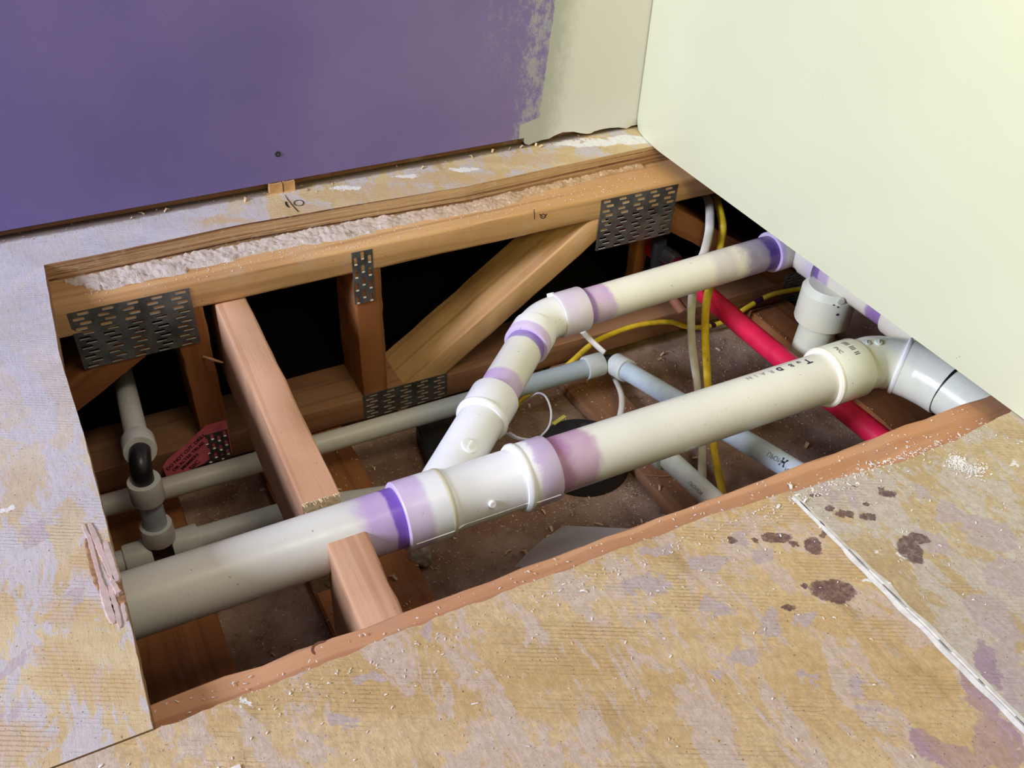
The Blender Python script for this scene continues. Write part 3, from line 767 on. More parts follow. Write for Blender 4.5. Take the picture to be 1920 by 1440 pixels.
mK = pvc('pvc_ivory_elbow', sr(206,200,188), bands=[(-.02, .012, sr(190,166,216), .9, .002, .004), (.03, .075, sr(150,140,160), .6, .012, .02), (.15, .30, sr(190,176,206), .7, .02, .02)])
mid = arc_path(t1, tc, s0, 10)
b = MB(); b.sweep([t0, t0, t0+qd*.002, t1]+mid+[s0, s0, s1, s1], [.0396, .0462, .0472, .0472]+[.0435]*len(mid)+[.0460, .0472, .0472, .0396], 64)
b.build('elbow_fitting', mK, dp, 35, label='ivory elbow with purple primer')
sd = Vector((.03, -1, .0)).normalized(); u0_ = s1-sd*.01
mQ = pvc('pvc_ivory_under_tub', sr(214,208,188), bands=[(-.02, .055, sr(150,110,178), .85, .006, .01), (-.02, .024, sr(86,44,130), .9, .002, .004), (.17, .25, sr(140,104,160), .8, .006, .01)])
b = MB(); b.sweep([u0_, u0_+sd*.12, u0_+sd*.24], BR, 64); b.build('pipe', mQ, dp, 35)
g0 = u0_+sd*.215
b = MB(); b.sweep([g0, g0, g0+sd*.003, g0+sd*.06, g0+sd*.07, g0+sd*.2], [BR, .046, .0472, .0472, .043, .043], 64); b.build('coupling', pvc('pvc_ivory_cpl', sr(214,208,188)), dp, 35)
dark_primer = plain('dark_primer', (.015, .01, .03), .5)
# reducer and riser hanging below it
vx, vy = 1.545, -.50
b = MB(); b.sweep([(vx, vy, -.135), (vx, vy, -.150), (vx, vy, -.225), (vx, vy, -.228), (vx, vy, -.228)], [.050, .0615, .0625, .0615, .045], 64)
red = b.build('reducer_fitting', pvc('pvc_grey_reducer', sr(220,220,198)), dp, 35, label='wide pale fitting with dark primer drips')
b = MB(); b.sweep([(vx, vy, -.21), (vx-.01, vy+.004, -.40), (vx-.012, vy+.004, -.435)], [.0425, .0425, .0425], 48); b.build('riser_pipe', pvc('pvc_grey_riser', sr(212,212,192)), dp, 35)
p, n_ = on_pipe((vx, vy, 0), (0, 0, 1), .062, (1577, 565)); button(red, p, n_, .0085, .002, plain('pvc_mould', sr(206,206,190), .35, var=.02), slot=False)
for (xx, yy, rr) in ((1563,572,.0018),(1571,576,.002),(1570,590,.0034),(1572,605,.0026),(1564,630,.002),(1600,598,.0015)):
    p, n_ = on_pipe((vx, vy, 0), (0, 0, 1), .0625 if yy < 604 else .044, (xx, yy)); b = MB(); b.sweep([p, p+n_*.001], [rr, rr*.7], 8)
    b.build('primer_drip', dark_primer, red, 30)
# big elbow at the right end
ep = [X(1.302), X(1.385), X(1.40), X(1.43, -.001), (1.455, -.757, -.145), (1.478, -.775, -.145), (1.497, -.805, -.146), (1.509, -.84, -.147), (1.516, -.872, -.148), (1.524, -.93, -.152), (1.53, -.985, -.160), (1.535, -1.08, -.180), (1.54, -1.3, -.22)]
pc = crv(ep[2:9], 5)
mX = pvc('pvc_grey_elbow', sr(214,216,202), rough=.24)
b = MB(); b.sweep([X(1.300), X(1.300), X(1.303), X(1.383), X(1.388), X(1.388)]+pc, [.0505, .0585, .0600, .0600, .0575, .0535]+[.0530]*len(pc), 64)
be = b.build('elbow_fitting', mX, dp, 35, label='grey-white long elbow at the right end')
b = MB(); b.sweep([X(1.2985), X(1.2985), X(1.302), X(1.306), X(1.306)], [.0510, .0575, .0606, .0606, .056], 64); b.build('lip', plain('pvc_ivory_lip', sr(238,230,214), .4, var=.02), be, 40)
i5, i6 = Vector(ep[5]), Vector(ep[6]); dr5 = (i6-i5).normalized()
b = MB(); b.sweep([i5, i5, i5+dr5*.003, i5+dr5*.007, i5+dr5*.010, i5+dr5*.010], [.05, .0575, .0605, .0605, .0580, .05], 64); b.build('ring', ring_w, be, 40)
hb = [i5+dr5*.008]+crv(ep[6:9], 4)
b = MB(); b.sweep(hb+[hb[-1]], [.0578]*len(hb)+[.048], 64); b.build('hub', mX, be, 35)
tail = crv(ep[8:], 5)
b = MB(); b.sweep(tail, [.0535]*len(tail), 64); b.build('tail_pipe', pvc('pvc_grey_tail', sr(216,218,202), rough=.18), dp, 35)
b = MB(); p8 = Vector(ep[8]); d8 = (tail[1]-tail[0]).normalized(); b.sweep([p8-d8*.001, p8+d8*.004], [.0560, .0550], 64); b.build('joint_line', black_plastic, be, 30)
jj = Vector(ep[10]); b = MB(); b.sweep([jj, jj, jj+d8*.03, jj+d8*.03], [.05, .0565, .0565, .05], 64); b.build('hub', mX, dp, 35)
for q_, rr in (((1624, 643), .009), ((1647, 642), .008)):
    p, n_ = on_pipe(X(0), (1, 0, 0), .053, q_); button(be, p, n_, rr, .003, plain('pvc_mould_grey', sr(196,204,202), .3, var=.02))
# lettering on the elbow bell, in two lines round the bell
b = MB()
def on_cyl(x0, th0, rad, sgn=-1):
    """text running along the pipe towards -X with its foot towards the back"""
    def fn(tx, ty):
        th = th0+ty/rad
        return Vector((x0+sgn*tx, MY-rad*math.sin(th), MZ+rad*math.cos(th)))
    return fn
def around(x0, th0, rad):
    def fn(tx, ty):
        th = th0+tx/rad
        return Vector((x0+ty, MY-rad*math.sin(th), MZ+rad*math.cos(th)))
    return fn
writing(b, 'PVC', .012, around(1.325, math.radians(-2), .0604), bold=.0002)
writing(b, 'IIII III II', .016, around(1.355, math.radians(0), .0604), bold=.0003)
b.build('print', ink_grey, be, 0, fix=False)
# marker writing on the long pipe, upside down to us
b = MB(); fb = MB()
def letter(mb, ch, px_, py_, size, **k):
    p, n_ = on_pipe(X(0), (1, 0, 0), MRAD, (px_, py_)); th = math.atan2(-(p.y-MY), p.z-MZ)
    writing(mb, ch, size, on_cyl(p.x, th, MRAD+.0007), **k)
letter(b, 'T', 1514, 677, .022, bold=.0007); letter(b, 'u', 1498, 680, .016, bold=.0004); letter(b, 'B', 1483, 685, .017, bold=.0002)
letter(b, 'D', 1461, 692, .017, bold=.0010)
for ch, q_ in (('R', (1446, 697)), ('A', (1430, 701)), ('I', (1417, 705)), ('N', (1404, 709))): letter(fb, ch, *q_, .016, bold=.0002)
b.build('handwriting', ink_blue, pr, 0, fix=False, label='dark marker letters'); fb.build('handwriting', ink_faint, pr, 0, fix=False, label='faded marker letters')

# ------------------------------------------------------------ water pipes
WR = .0230
def rg(b_, a, c, rr=.030, inner=None):
    a, c = Vector(a), Vector(c); b_.sweep([a, a, a+(c-a)*.08, a+(c-a)*.92, c, c], [WR*.9, rr*.96, rr, rr, rr*.96, WR*.9], 36)
# back run with elbow turning towards us
wp = thing('water_pipe', (.6, -.19, -.46), 'white water pipe along the foot of the back truss, turning at a black elbow', 'pipe')
A0 = Vector((-1.8, -.190, -.440)); A1 = Vector((1.170, -.172, -.430))
Z1 = at(1120, 684, 2, -.430)
A1 = Vector((Z1.x, Z1.y, -.430)); A0 = Vector((-1.8, -.20, -.445))
b = MB(); b.sweep([A0+(A1-A0)*(i/8) for i in range(9)], WR, 40)
def pexm(name, a, bcol):
    g = G(name, .4, .45); x, _, _ = g.xyz(g.pos()); return g.out(g.mix(g.ss(g.m2('ADD', x, g.m2('MULTIPLY', g.noise(g.pos(), 6, 2), .1)), .35, .55), a, bcol))
pex_run = pexm('pex_run', sr(204,202,190), sr(176,188,196))
b.build('pipe', pex_run, wp, 35)
dA = (A1-A0).normalized(); El = Vector((A1.x+.045, A1.y-.005, A1.z))
Q0 = at(1160, 686, 2, -.425); Q2 = at(1475, 874, 2, -.30); dQ = (Q2-Q0).normalized()
b = MB(); rg(b, A1-dA*.035, A1+dA*.012, .0295); b.build('expansion_ring', ring_mat, wp, 35)
b = MB(); rg(b, Q0-dQ*.012, Q0+dQ*.035, .0295); b.build('expansion_ring', ring_mat, wp, 35)
b = MB(); b.sweep([A1+dA*.0]+arc_path(A1+dA*.016, (A1+Q0)/2+Vector((.004, .02, 0)), Q0-dQ*.014, 8)+[Q0], .0195, 24); b.build('elbow', black_plastic, wp, 35, label='black elbow')
Q3 = Q0+dQ*((Q2-Q0).length+.35)
b = MB(); b.sweep([Q0+(Q3-Q0)*(i/6) for i in range(7)], WR, 40); qp = b.build('pipe', pex_blue, wp, 35)
def text_on(mb, ch, A, dirv, rad, pxl, size, flip=1, **k):
    dirv = Vector(dirv).normalized(); p, n_ = on_pipe(A, dirv, rad, pxl); q = A+dirv*(p-A).dot(dirv); s_ = dirv.cross(n_)
    def fn(tx, ty):
        an = ty/rad; return q+dirv*(flip*tx)+(n_*math.cos(an)+s_*math.sin(an)*flip)*(rad+.0007)
    writing(mb, ch, size, fn, **k)
b = MB(); text_on(b, 'H', Q0, dQ, WR, (1469, 866), .022, bold=.0012); b.build('marker_letter', ink, qp, 0, fix=False)
b = MB(); text_on(b, 'UPON', Q0, dQ, WR, (1453, 858), .014, bold=0); text_on(b, 'PEX', Q0, dQ, WR, (1478, 882), .010, bold=0); b.build('print', ink_grey, qp, 0, fix=False)
# second pipe emerging from under the drain
R0 = Vector((1.070, -.49, -.40)); R1 = Vector(at(1330, 931, 2, -.395)); dR = (R1-at(1255, 862, 2, -.40)).normalized(); R0 = at(1255, 862, 2, -.40)-dR*.10
R2 = R1+dR*.35
w2 = thing('water_pipe', (R0.x, -.7, -.43), 'short visible white water pipe coming from below the drain towards the near truss', 'pipe')
b = MB(); b.sweep([R0, (R0+R2)/2, R2], WR, 40); rp_ = b.build('pipe', pex_white, w2, 35)
b = MB(); rc = at(1243, 856, 2, -.40); rg(b, rc-dR*.05, rc+dR*.012, .029); b.build('expansion_ring', pex_blue, w2, 35)
b = MB(); text_on(b, 'UPONOR', R0, dR, WR, (1305, 915), .010, bold=0); b.build('print', ink_grey, rp_, 0, fix=False)
# left tee group
w3 = thing('water_pipe', (.067, -.35, -.485), 'white water pipe riser with black tee and elbow at the left of the cavity', 'pipe')
TZ = -.462; TY = -.352
b = MB(); b.sweep([(.115, TY, TZ), (.29, TY-.004, TZ), at(640, 943, 2, TZ), at(735, 929, 2, TZ), at(790, 921, 2, TZ)], WR, 36); b.build('pipe', pex_white, w3, 35)
b = MB(); b.sweep([(.0, TY, TZ), (-.6, TY, TZ), (-1.8, TY, TZ)], WR, 36); b.build('pipe', pex_white, w3, 35)
b = MB(); b.sweep([(.066, TY, TZ+.03), (.066, TY, -.30)], WR*.95, 36); b.build('riser', pex_blue, w3, 35)
for (a, c) in (((.085, TY, TZ), (.137, TY, TZ)), ((.046, TY, TZ), (-.004, TY, TZ)), ((.066, TY, TZ+.030), (.066, TY, TZ+.072)), ((.066, TY, -.322), (.066, TY, -.272))):
    b = MB(); rg(b, a, c, .0305); b.build('expansion_ring', pex_white, w3, 35)
b = MB(); b.sweep([(.035, TY, TZ), (.096, TY, TZ)], .021, 20); b.sweep([(.066, TY, TZ), (.066, TY, TZ+.04)], .021, 20); b.build('tee', black_plastic, w3, 35, label='black tee')
F0 = at(261, 838, 2, -.240); F1 = at(232, 712, 2, -.33); dF = (F1-F0).normalized()
b = MB(); b.sweep(crv([F0, F0+(F1-F0)*.4+Vector((0, 0, .008)), F1, at(208, 610, 2, -.40), at(196, 560, 2, -.44)], 6), WR*.93, 36); b.build('pipe', pex_white, w3, 35)
b = MB(); rg(b, F0-dF*.02, F0+dF*.030, .0305); b.build('expansion_ring', pex_white, w3, 35)
b = MB(); b.sweep([(.066, TY, -.30)]+arc_path((.066, TY, -.27), (.066, TY-.004, -.232), F0-dF*.016, 8), .0195, 24); b.build('elbow', black_plastic, w3, 35, label='black elbow')
# red pipe
rp = [at(1212, 452, 1, .12)]+[at(*q, 2, -.295) for q in ((1240,478),(1320,552),(1450,660),(1540,733),(1640,812))]
rp = [Vector((1.432, y, -.295)) for y in (.5, .2)]+[at(1250, 487, 2, -.295), at(1385, 605, 2, -.295), at(1545, 737, 2, -.295), at(1640, 813, 2, -.295), at(1780, 928, 2, -.295)]
w4 = thing('water_pipe', (1.44, -.4, -.32), 'red plastic hot water pipe running front to back under both drain lines', 'pipe')
b = MB(); b.sweep(crv(rp, 6), .0248, 40); b.build('pipe', pex_red, w4, 35)
b = MB(); e0 = at(1262, 486, 2, -.262); b.sweep([e0+Vector((-.03, .02, .02)), e0, e0+Vector((.0, -.012, -.004))], .022, 16); b.sweep([e0+Vector((-.02, .03, -.04)), e0+Vector((-.03, .03, .045))], .020, 16)
b.build('crimp_fitting', black_plastic, w4, 35, label='black fitting')
b = MB(); b.sweep([at(1233,447,1,-.04), at(1229,462,1,-.06)], .0028, 6); b.build('wire_stub', thin_white, w4, 30)

# ------------------------------------------------------------ cables
def cable(nm, pts, rad, mat_, lab, flat=1.0, up=None, n=14):
    b = MB(); b.sweep(crv(pts, 8), rad, n, flat=flat, flatup=up); return b.build(nm, mat_, None, 40, label=lab, cat='cable')
cable('electric_cable', [Vector((1.70, .24, -.25)), at(1325,368,1,-.01), at(1331,420,1,-.112), at(1322,468,1,-.118), at(1307,505,1,-.14), at(1297,570,2,-.245), at(1297,640,2,-.34), at(1306,710,2,-.44), at(1312,770,2,-.47), at(1316,830,2,-.485), at(1317,900,2,-.50), at(1320,1000,2,-.50)],
      .0115, cable_white, 'flat white electric cable hanging beside the yellow one right of the wooden diagonal', .55, (0.35, .7, .6))
yc = cable('electric_cable', [Vector((1.78, .24, -.24)), at(1343,368,1,-.01), at(1355,420,1,-.112), at(1352,455,1,-.118), at(1342,500,1,-.14), at(1326,560,2,-.245), at(1322,620,2,-.32), at(1326,700,2,-.42), at(1330,770,2,-.455), at(1340,850,2,-.49), at(1353,915,2,-.495), at(1366,980,2,-.50)],
      .0105, cable_yellow, 'flat yellow electric cable hanging vertically across the red pipe', .6, (0.35, .7, .6))
b = MB()
for q_ in ((1327, 660), ):
    o_ = at(1325, 600, 2, -.33); e_ = at(1327, 700, 2, -.415); dd_ = (e_-o_).normalized(); nn_ = (CAM-o_).normalized(); ss_ = nn_.cross(dd_).normalized(); nn_ = dd_.cross(ss_)
    cc_ = (o_+e_)/2
    writing(b, '12-2 TYPE NM-B 600V', .0085, lambda tx, ty: cc_+dd_*tx-ss_*ty+nn_*.0125)
b.build('print', ink_grey, yc, 0, fix=False)
cy2 = cable_y('cable_yellow_spattered', [(.148, .009), (.218, .006), (.246, .005)])
cable('electric_cable', [at(1545,533,1,YB-.02), at(1525,539,1,YB-.016), at(1480,545,1,YB-.014), at(1440,555,1,YB-.014), at(1400,577,1,YB-.014), at(1370,597,1,YB-.014), at(1330,612,1,YB-.014), at(1290,613,1,YB-.014), at(1255,604,1,YB-.016), at(1200,609,1,YB-.02), at(1150,625,1,YB-.03), at(1110,645,1,YB-.05), at(1070,680,1,-.19), at(1030,715,2,-.475), at(1000,735,2,-.50), at(972,757,2,-.51), at(950,775,2,-.52)],
      .0072, cy2, 'thin yellow cable with purple spots, draped along the bottom of the back truss')
cable('electric_cable', [at(1093,622,1,YB-.05), at(1110,640,1,-.15), at(1134,662,1,-.19)], .0085, cable_white, 'short white cable end standing behind the black pipe elbow', .6, (0, .7, .7))
cable('electric_cable', [at(1142,690,2,-.47), at(1152,708,2,-.48), at(1164,735,2,-.47), at(1166,760,2,-.47), at(1160,790,2,-.49), at(1150,830,2,-.51)], .0075, cable_white, 'off-white cable looping down from the black pipe elbow', .7, (0, .7, .7))
cable('thin_wire', [at(978,757,2,-.50), at(995,744,2,-.46), at(1010,737,2,-.44), at(1024,745,2,-.42), at(1033,770,2,-.42), at(1031,795,2,-.44), at(1020,812,2,-.46), at(1000,826,2,-.48), at(960,820,2,-.48), at(940,800,2,-.5)], .0026, thin_white, 'thin white wire curled in a loop over the black can')
cable('thin_wire', [at(955,812,2,-.47), at(975,822,2,-.46), at(1010,826,2,-.46), at(1045,826,2,-.46), at(1080,820,2,-.48)], .0034, thin_white, 'thin white wire lying straight behind the branch fitting')
cable('thin_wire', [at(858,832,2,-.50), at(835,842,2,-.48), at(815,862,2,-.47), at(800,885,2,-.48), at(780,915,2,-.5)], .0040, thin_brown, 'thin brown wire beside the black box')
cable('thin_wire', [at(1205,890,2,-.515), at(1240,893,2,-.512), at(1262,891,2,-.512), at(1275,886,2,-.513)], .0013, thin_brown, 'hair-thin brown wire lying on the board left of the near water pipe')
# copper stub beside the white cable
b = MB(); a_ = at(1262,560,1,-.13); c_ = at(1280,583,1,-.16); b.sweep([a_, c_, c_], [.0135, .0135, .009], 20); b.build('pipe_stub', plain('brown_pipe', sr(136,86,62), .6), None, 30, label='short brown pipe stub resting on the bottom chord beside the white cable', cat='pipe')
# dark post behind the right plate
stick('wood_post', (1.40, .03, -.20), (1.40, .03, -.449), (1, 0, 0), .04, .035, lumber_red_shaded, None, 50)
po = bpy.data.objects['wood_post']; po['label'] = 'short brown wooden post in shadow behind the right connector plate'; po['category'] = 'lumber'

# ------------------------------------------------------------ recessed lamp can and its box
can = thing('recessed_light_can', (1.0, -.4, DRY), 'round black recessed light housing sunk in the board below the long drain pipe', 'light fixture')
b = MB(); cc = Vector((.997, -.405, 0)); Zc = lambda z: (cc.x, cc.y, z)
b.sweep([Zc(DRY+.001), Zc(-.515), Zc(-.505), Zc(-.503), Zc(-.508)], [.112, .110, .106, .098, .088], 48)
b.build('housing', black_paint, can, 35)
b = MB(); b.sweep([Zc(-.508), Zc(-.5065)], [.03, .029], 24); b.sweep([(1.04, -.34, -.508), (1.04, -.34, -.501)], [.012, .01], 12); b.build('cap', plain('dark_cap', (.03, .03, .035), .5), can, 35)
b = MB(); q = at(1049, 788, 2, -.503); b.lumber(q-Vector((.02, .006, 0)), q+Vector((.02, .008, 0)), (0, 0, 1), .010, .003, bev=.0005, st=1, jit=0); b.build('sticker', plain('yellow_label', sr(200,190,90), .6), can, 0, label='small yellow label')
bx = thing('junction_box', (.77, -.27, DRY), 'flat black metal box on the board behind the branch fitting, under the white pipe', 'electrical box')
b = MB(); q = [at(780,798,2,-.50), at(812,884,2,-.50), at(905,850,2,-.50), at(868,760,2,-.50)]
b.prism([(p.x, p.y) for p in q], DRY+.0005, -.50); b.build('box', black_paint, bx, 0)
b = MB(); b.prism([(p.x*.96+.77*.04, p.y*.96-.27*.04) for p in q], -.50, -.4985)
for p in q: b.sweep([(p.x*.85+.80*.15, p.y*.85-.29*.15, -.4985), (p.x*.85+.80*.15, p.y*.85-.29*.15, -.4965)], [.005, .004], 10)
b.build('lid', black_paint, bx, 0)
# translucent plastic sheet curling up near the near truss
b = MB(); N_ = 18
g_ = G('translucent_plastic', .4, .5); g_.b.inputs['Alpha'].default_value = .82; g_.b.inputs['Transmission Weight'].default_value = .1; g_.b.inputs['IOR'].default_value = 1.1; pl_m = g_.out(sr(244,240,248))
e0, e1 = at(1056, 985, 2, -.46), at(1200, 992, 2, -.52); f0, f1 = at(965, 1062, 2, -.535), at(1170, 1080, 2, -.535)
vs = []; fs = []
for i in range(N_+1):
    for j in range(N_+1):
        s_, t_ = i/N_, j/N_; p = (e0*(1-s_)+e1*s_)*(1-t_)+(f0*(1-s_)+f1*s_)*t_
        vs.append(p+Vector((0, 0, .012*math.sin(s_*6+t_*2)*math.sin(t_*PI))))
for i in range(N_):
    for j in range(N_): k = i*(N_+1)+j; fs.append((k, k+N_+1, k+N_+2, k+1))
b.add(vs, fs); b.add([v+Vector((0, 0, -.001)) for v in vs], [tuple(reversed(q)) for q in fs])
b.build('plastic_sheet', pl_m, None, 40, label='thin white plastic sheet curling up beside the near truss', cat='plastic sheet', fix=False)
# crumpled lump
b = MB(); me = bmesh.new(); bmesh.ops.create_icosphere(me, subdivisions=4, radius=.027)
q = at(787, 1040, 2, DRY+.02)
for v in me.verts: v.co *= 1+.28*noise.noise(v.co*55)+.15*noise.noise(v.co*140)
b.add([v.co*1.0+q for v in me.verts], [[v.index for v in fc.verts] for fc in me.faces]); me.free()
b.build('mortar_lump', plain('grey_mortar', sr(156,142,128), .95, .1, var=.25, vs=120), None, 60, label='grey crumpled lump of mortar on the board beside the furring strip', cat='rubble')

# ------------------------------------------------------------ wall details
sc_ = thing('drywall_screw', at(521,289,1,WY-.001), 'dark drywall screw driven into the purple wall', 'screw')
c0 = at(521, 289, 1, WY-.0005); b = MB(); b.sweep([c0, c0+Vector((0, -.0012, 0)), c0+Vector((0, -.0008, 0))], [.0062, .0058, .003], 24); b.build('head', plain('black_screw', (.015, .014, .02), .45), sc_, 35)
b = MB(); b.lumber(c0+Vector((-.003, -.0016, 0)), c0+Vector((.003, -.0016, 0)), (0, 1, 0), .0012, .0008, bev=.0001, st=1, jit=0); b.lumber(c0+Vector((0, -.0016, -.003)), c0+Vector((0, -.0016, .003)), (0, 1, 0), .0012, .0008, bev=.0001, st=1, jit=0); b.build('cross_recess', plain('screw_recess', (.12, .11, .12), .4), sc_, 0)
for (xa, xb, lab) in ((502, 527, 'left of two pale wooden shims under the purple board'), (529, 551, 'right of two pale wooden shims under the purple board')):
    a_ = at(xa, 358-(xa-502)*.11, 2, 0); c_ = at(xb, 358-(xb-502)*.11, 2, 0); b = MB()
    b.lumber((a_.x, WY+.004, .0118), (c_.x, WY+.004, .0118), (0, 0, 1), .020, .0228, bev=.001, st=4, jit=.002)
    b.build('wood_shim', lumber_tan, None, 30, label=lab, cat='shim')
# carpenter's number on the floor strip
b = MB()
ribbon(b, [at(x, y, 2, 0) for x, y in ((534,366),(540,375),(547,384),(554,392),(560,398))], [.0010, .0018, .0022, .0022, .0022], (0, 0, 1), .0012)
ribbon(b, [at(x, y, 2, 0) for x, y in ((536,379),(537,384),(540,388),(543,390))], [.004, .0045, .004, .0018], (0, 0, 1), .0012)
ribbon(b, [at(560.5+9*math.cos(t), 381.3+5.3*math.sin(t), 2, 0) for t in [k*PI/9 for k in range(19)]], .0022, (0, 0, 1), .0012)
b.build('marker_number', ink, None, 0, label='black marker number 10 struck by a line on the floor strip', cat='writing', fix=False)
# filled seam between the near floor boards
b = MB(); vs = []; fs = []; n = 120
for i in range(n+1):
    y = -1.078-1.45*i/n; wj = .0055+.004*noise.noise(Vector((i*.3, 0, 1))); wk = .005+.004*noise.noise(Vector((i*.3, 5, 1)))
    wj = max(.0035, wj); wk = max(.0030, wk)
    if i < 10: wj *= .5; wk *= .4
    vs += [(.9115-wj-.004, y, .0003), (.9115-wj*.4, y, .0018), (.9115-.0014, y, .0012), (.9115, y, .0006), (.9115+.0014, y, .0012), (.9115+wk*.4, y, .0018), (.9115+wk+.004, y, .0003)]
for i in range(n):
    for j in range(6): fs.append((i*7+j, i*7+j+1, (i+1)*7+j+1, (i+1)*7+j))
b.add(vs, fs); b.build('trim_2', plain('white_filler', sr(212,208,206), .85, .2, var=.12, vs=120), None, 0, kind='structure', fix=False)
b = MB()
y = -1.09
while y < 0 and y > -2.45:
    l = random.uniform(.008, .05); ribbon(b, [(.9115+random.uniform(-.0006, .0006), y, .0018), (.9115, y-l/2, .0018), (.9115, y-l, .0018)], [.001, .0014, .0007], (0, 0, 1), .0006); y -= l+random.uniform(.012, .06)
b.build('trim_3', plain('seam_shadow', (.02, .016, .025), .9), None, 0, kind='structure', fix=False)

# torn splinters at the cut edge of the left board
sp = thing('torn_plywood', at(200, 1080, 2, 0), 'pinkish torn strip of splintered plywood at the edge of the left board', 'splintered wood')
spm = plain('fresh_splinter', sr(188,164,156), .85, .2, var=.1, vs=120); gm = plain('gouge', sr(150,112,82), .9, .1, var=.3, vs=140)
def strip(mb, pts, wd, z=-.001, h=.0028):
    P0 = [at(x, y, 2, 0) for x, y in pts]; P = []; W = []
    for i in range(len(P0)-1):
        for k in range(5):
            t = k/5; q = P0[i]*(1-t)+P0[i+1]*t; w_ = wd[i]*(1-t)+wd[i+1]*t; e_ = noise.noise(q*90)
            P.append(q+Vector((.0005*e_, 0, 0))); W.append(w_*(.85+.3*noise.noise(q*160)))
    P.append(P0[-1]); W.append(wd[-1]*.3); wd = W; n = len(P)
    for i in range(n-1):
        a_, c_ = P[i], P[i+1]; t = (c_-a_).normalized(); s_ = Vector((-t.y, t.x, 0)); w0, w1 = wd[i]/2, wd[i+1]/2
        vs = [a_-s_*w0+Vector((0,0,z)), a_+s_*w0+Vector((0,0,z)), c_+s_*w1+Vector((0,0,z)), c_-s_*w1+Vector((0,0,z)), a_-s_*w0*.6+Vector((0,0,z+h)), a_+s_*w0*.6+Vector((0,0,z+h)), c_+s_*w1*.6+Vector((0,0,z+h)), c_-s_*w1*.6+Vector((0,0,z+h))]
        mb.add(vs, [(0,1,2,3), (4,5,6,7), (0,1,5,4), (1,2,6,5), (2,3,7,6), (3,0,4,7)])
b = MB()
strip(b, [(156,984),(168,1010),(178,1050),(188,1085),(196,1110),(205,1140),(214,1170)], [.006,.010,.009,.009,.016,.020,.012])
strip(b, [(168,982),(178,1005),(186,1025),(196,1050),(206,1075),(214,1092)], [.008,.014,.013,.010,.010,.006])
strip(b, [(198,1018),(204,1040),(211,1060),(217,1080),(221,1094)], [.010,.016,.014,.014,.008])
strip(b, [(206,1100),(214,1130),(222,1158),(226,1178)], [.008,.014,.012,.006])
strip(b, [(212,1094),(218,1104),(222,1112)], [.008,.012,.008], h=.008)
strip(b, [(220,1110),(226,1118)], [.010,.012], h=.009); strip(b, [(230,1132),(234,1152),(237,1165)], [.008,.008,.004])
b.build('splinter', spm, sp, 0)
b = MB(); strip(b, [(162,1010),(172,1050),(184,1090),(196,1120)], [.006,.012,.012,.006], z=.0003, h=.0006)
strip(b, [(190,1040),(200,1062),(208,1085)], [.004,.010,.006], z=.0003, h=.0006); strip(b, [(216,1090),(226,1122),(232,1135)], [.012,.016,.010], z=.0003, h=.0006)
strip(b, [(203,1120),(210,1140)], [.01, .006], z=.0003, h=.0006)
b.build('gouge', gm, sp, 0, label='dark brown gouge')

# ------------------------------------------------------------ dust, chips and shavings
def dust_ridge():
    b = MB(); nx, ny = 420, 12; vs = []; fs = []
    for i in range(nx+1):
        x = .030+1.325*i/nx
        e = .052+.020*noise.noise(Vector((x*6, 0, 2)))+.008*noise.noise(Vector((x*40, 0, 5)))
        if x > .95: e *= max(.25, 1-(x-.95)*2.4)
        if x < .25: e += .012
        e *= min(1, .15+i/22+.25*noise.noise(Vector((i*.5, 9, 0)))) if i < 20 else 1
        for j in range(ny+1):
            t = j/ny; y = .009-e*t
            h = .0035+.0045*noise.noise(Vector((x*30, y*45, 1)))+.004*noise.noise(Vector((x*140, y*140, 3)))+.004*(1-t)
            h = max(h, .0008) if t < .85 else h*(1-t)/.15-.001
            vs.append((x, y, CH0+h))
    for i in range(nx):
        for j in range(ny): k = i*(ny+1)+j; fs.append((k, k+1, k+ny+2, k+ny+1))
    b.add(vs, fs)
    g = G('plaster_dust', .95, .1); p = g.pos(); x, _, _ = g.xyz(p)
    c = g.mix(g.ss(x, .3, .7), sr(196,182,176), sr(186,154,122))
    c = g.mix(g.ss(g.noise(p, 160, 3, .7), .56, .7), c, sr(222,208,194)); c = g.mix(g.m2('MULTIPLY', g.ss(g.noise(p, 60, 4, .7), .58, .7), .6), c, sr(130,96,78))
    g.bump(g.noise(p, 320, 4, .7), .8, .002)
    b.build('plaster_dust', g.out(c), None, 60, label='band of pale plaster dust heaped along the back truss top', cat='dust', kind='stuff', fix=False)
dust_ridge()
def chips(nm, n, place, size, mat_, lab, cat, curl=.3, seed=1, big=0.0):
    rnd = random.Random(seed); b = MB()
    for _ in range(n):
        p = place(rnd)
        if p is None: continue
        p = Vector(p); a_ = rnd.uniform(0, 2*PI); s_ = size*rnd.uniform(.4, 1.3)*(3 if rnd.random() < big else 1)
        t = Vector((math.cos(a_), math.sin(a_), 0)); u_ = Vector((-t.y, t.x, 0)); wd = s_*rnd.uniform(.18, .5); lift = s_*curl*rnd.random()
        tk = Vector((0, 0, max(s_*.12, .0006)))
        vs = [p-t*s_*.5-u_*wd*.5, p+u_*wd*-.5+Vector((0,0,lift)), p+t*s_*.5-u_*wd*.3, p+t*s_*.5+u_*wd*.5, p+u_*wd*.5+Vector((0,0,lift)), p-t*s_*.5+u_*wd*.4]
        vs += [v+tk for v in vs]
        b.add(vs, [(0,1,4,5), (1,2,3,4), (6,11,10,7), (7,10,9,8), (0,1,7,6), (1,2,8,7), (2,3,9,8), (3,4,10,9), (4,5,11,10), (5,0,6,11)])
    b.build(nm, mat_, None, 0, label=lab, cat=cat, kind='stuff', fix=False)
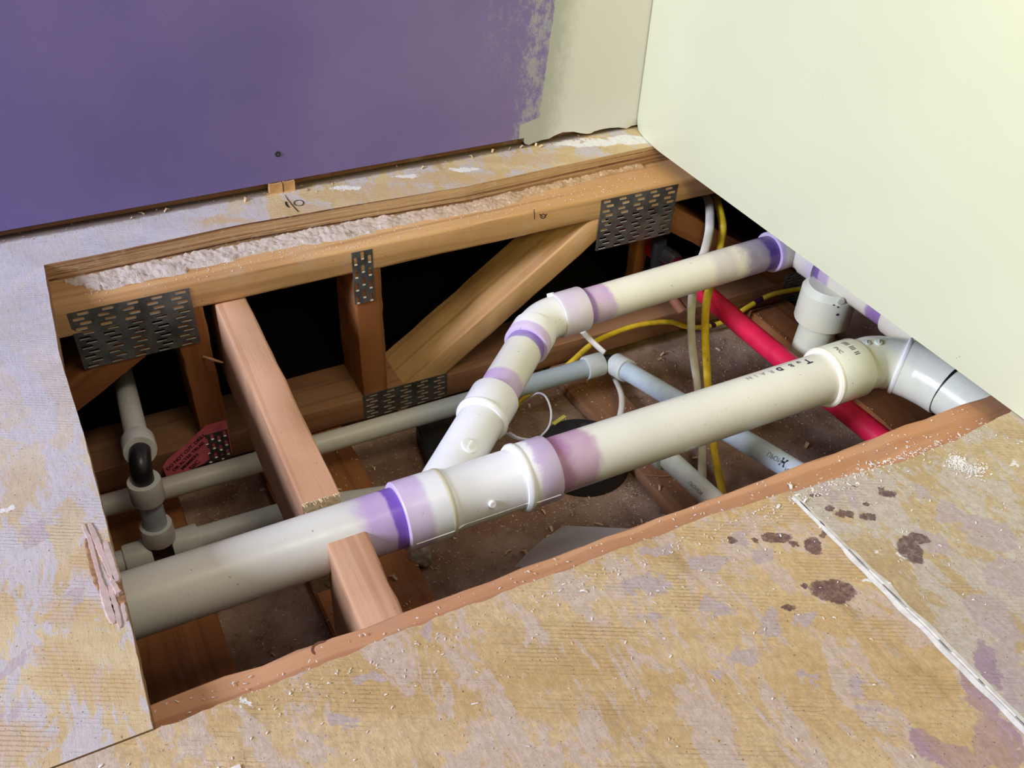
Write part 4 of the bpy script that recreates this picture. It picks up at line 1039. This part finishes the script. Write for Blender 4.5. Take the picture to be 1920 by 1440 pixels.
def near_edge(rnd):
    k = rnd.random()
    if k < .55:
        x = rnd.triangular(.55, 1.38, 1.05); y = -1.068+rnd.gauss(.0, .016)
    elif k < .8: x = rnd.uniform(.12, .6); y = -1.06+rnd.gauss(0, .018)
    else: x = rnd.uniform(0, 1.38); y = rnd.uniform(-1.0, -1.07)
    if y > -.998: return None
    return (x, y, .0004 if y < -1.075 else CH0+.0004)
chips('plaster_chips', 1500, near_edge, .0034, white_dust, 'white plaster crumbs scattered along the near edge of the opening', 'debris', .3, 3, .02)
def on_near_floor(rnd): return (rnd.uniform(-.3, 1.37), -1.08-abs(rnd.gauss(0, .22)), .0004)
chips('plaster_chips', 300, on_near_floor, .0040, white_dust, 'sparse white crumbs spread over the near plywood boards', 'debris', .3, 4, .02)
hp = [at(1795, 868, 2, 0), at(1825, 882, 2, 0)]
chips('plaster_chips', 420, lambda rnd: (lambda c: (c.x+rnd.gauss(0, .010), c.y+rnd.gauss(0, .008), .0004))(rnd.choice(hp)), .0036, white_dust, 'small heap of white plaster crumbs near the bathtub foot', 'debris', .5, 5)
def cavity(rnd):
    x = rnd.uniform(.12, 1.75); y = rnd.uniform(-.98, -.1)
    z = STR if (.31 < x < .52 or 1.085 < x < 1.205 or 1.735 < x < 1.875) else DRY
    return (x, y, z+.0004)
chips('wood_shavings', 3200, cavity, .0050, shaving_mat, 'pale wood shavings scattered over the cavity floor', 'debris', .5, 6, .05)
def cav2(rnd):
    a_ = rnd.uniform(0, 2*PI); q = .12+abs(rnd.gauss(0, .06)); x, y = .997+q*math.cos(a_), -.405+q*math.sin(a_)
    return (x, y, DRY+.0004) if y < -.3 and x < 1.08 else None
chips('plaster_chips', 1300, cav2, .0032, white_dust, 'white plaster crumbs around the black can', 'debris', .3, 7)
chips('wood_shavings', 320, lambda rnd: (rnd.uniform(.05, 1.35), rnd.uniform(YB+.004, -.03), CH0+.0004), .0028, white_dust, 'fine pale crumbs on the top face of the back truss', 'debris', .3, 8)
chips('plaster_chips', 120, lambda rnd: (rnd.uniform(-.35, 1.3), rnd.uniform(.09, .145), .0004), .0042, shaving_mat, 'broken crumbs lying in the gap under the purple board', 'debris', .4, 9, .15)
for o in bpy.data.objects:
    if '_o' in o: del o['_o']
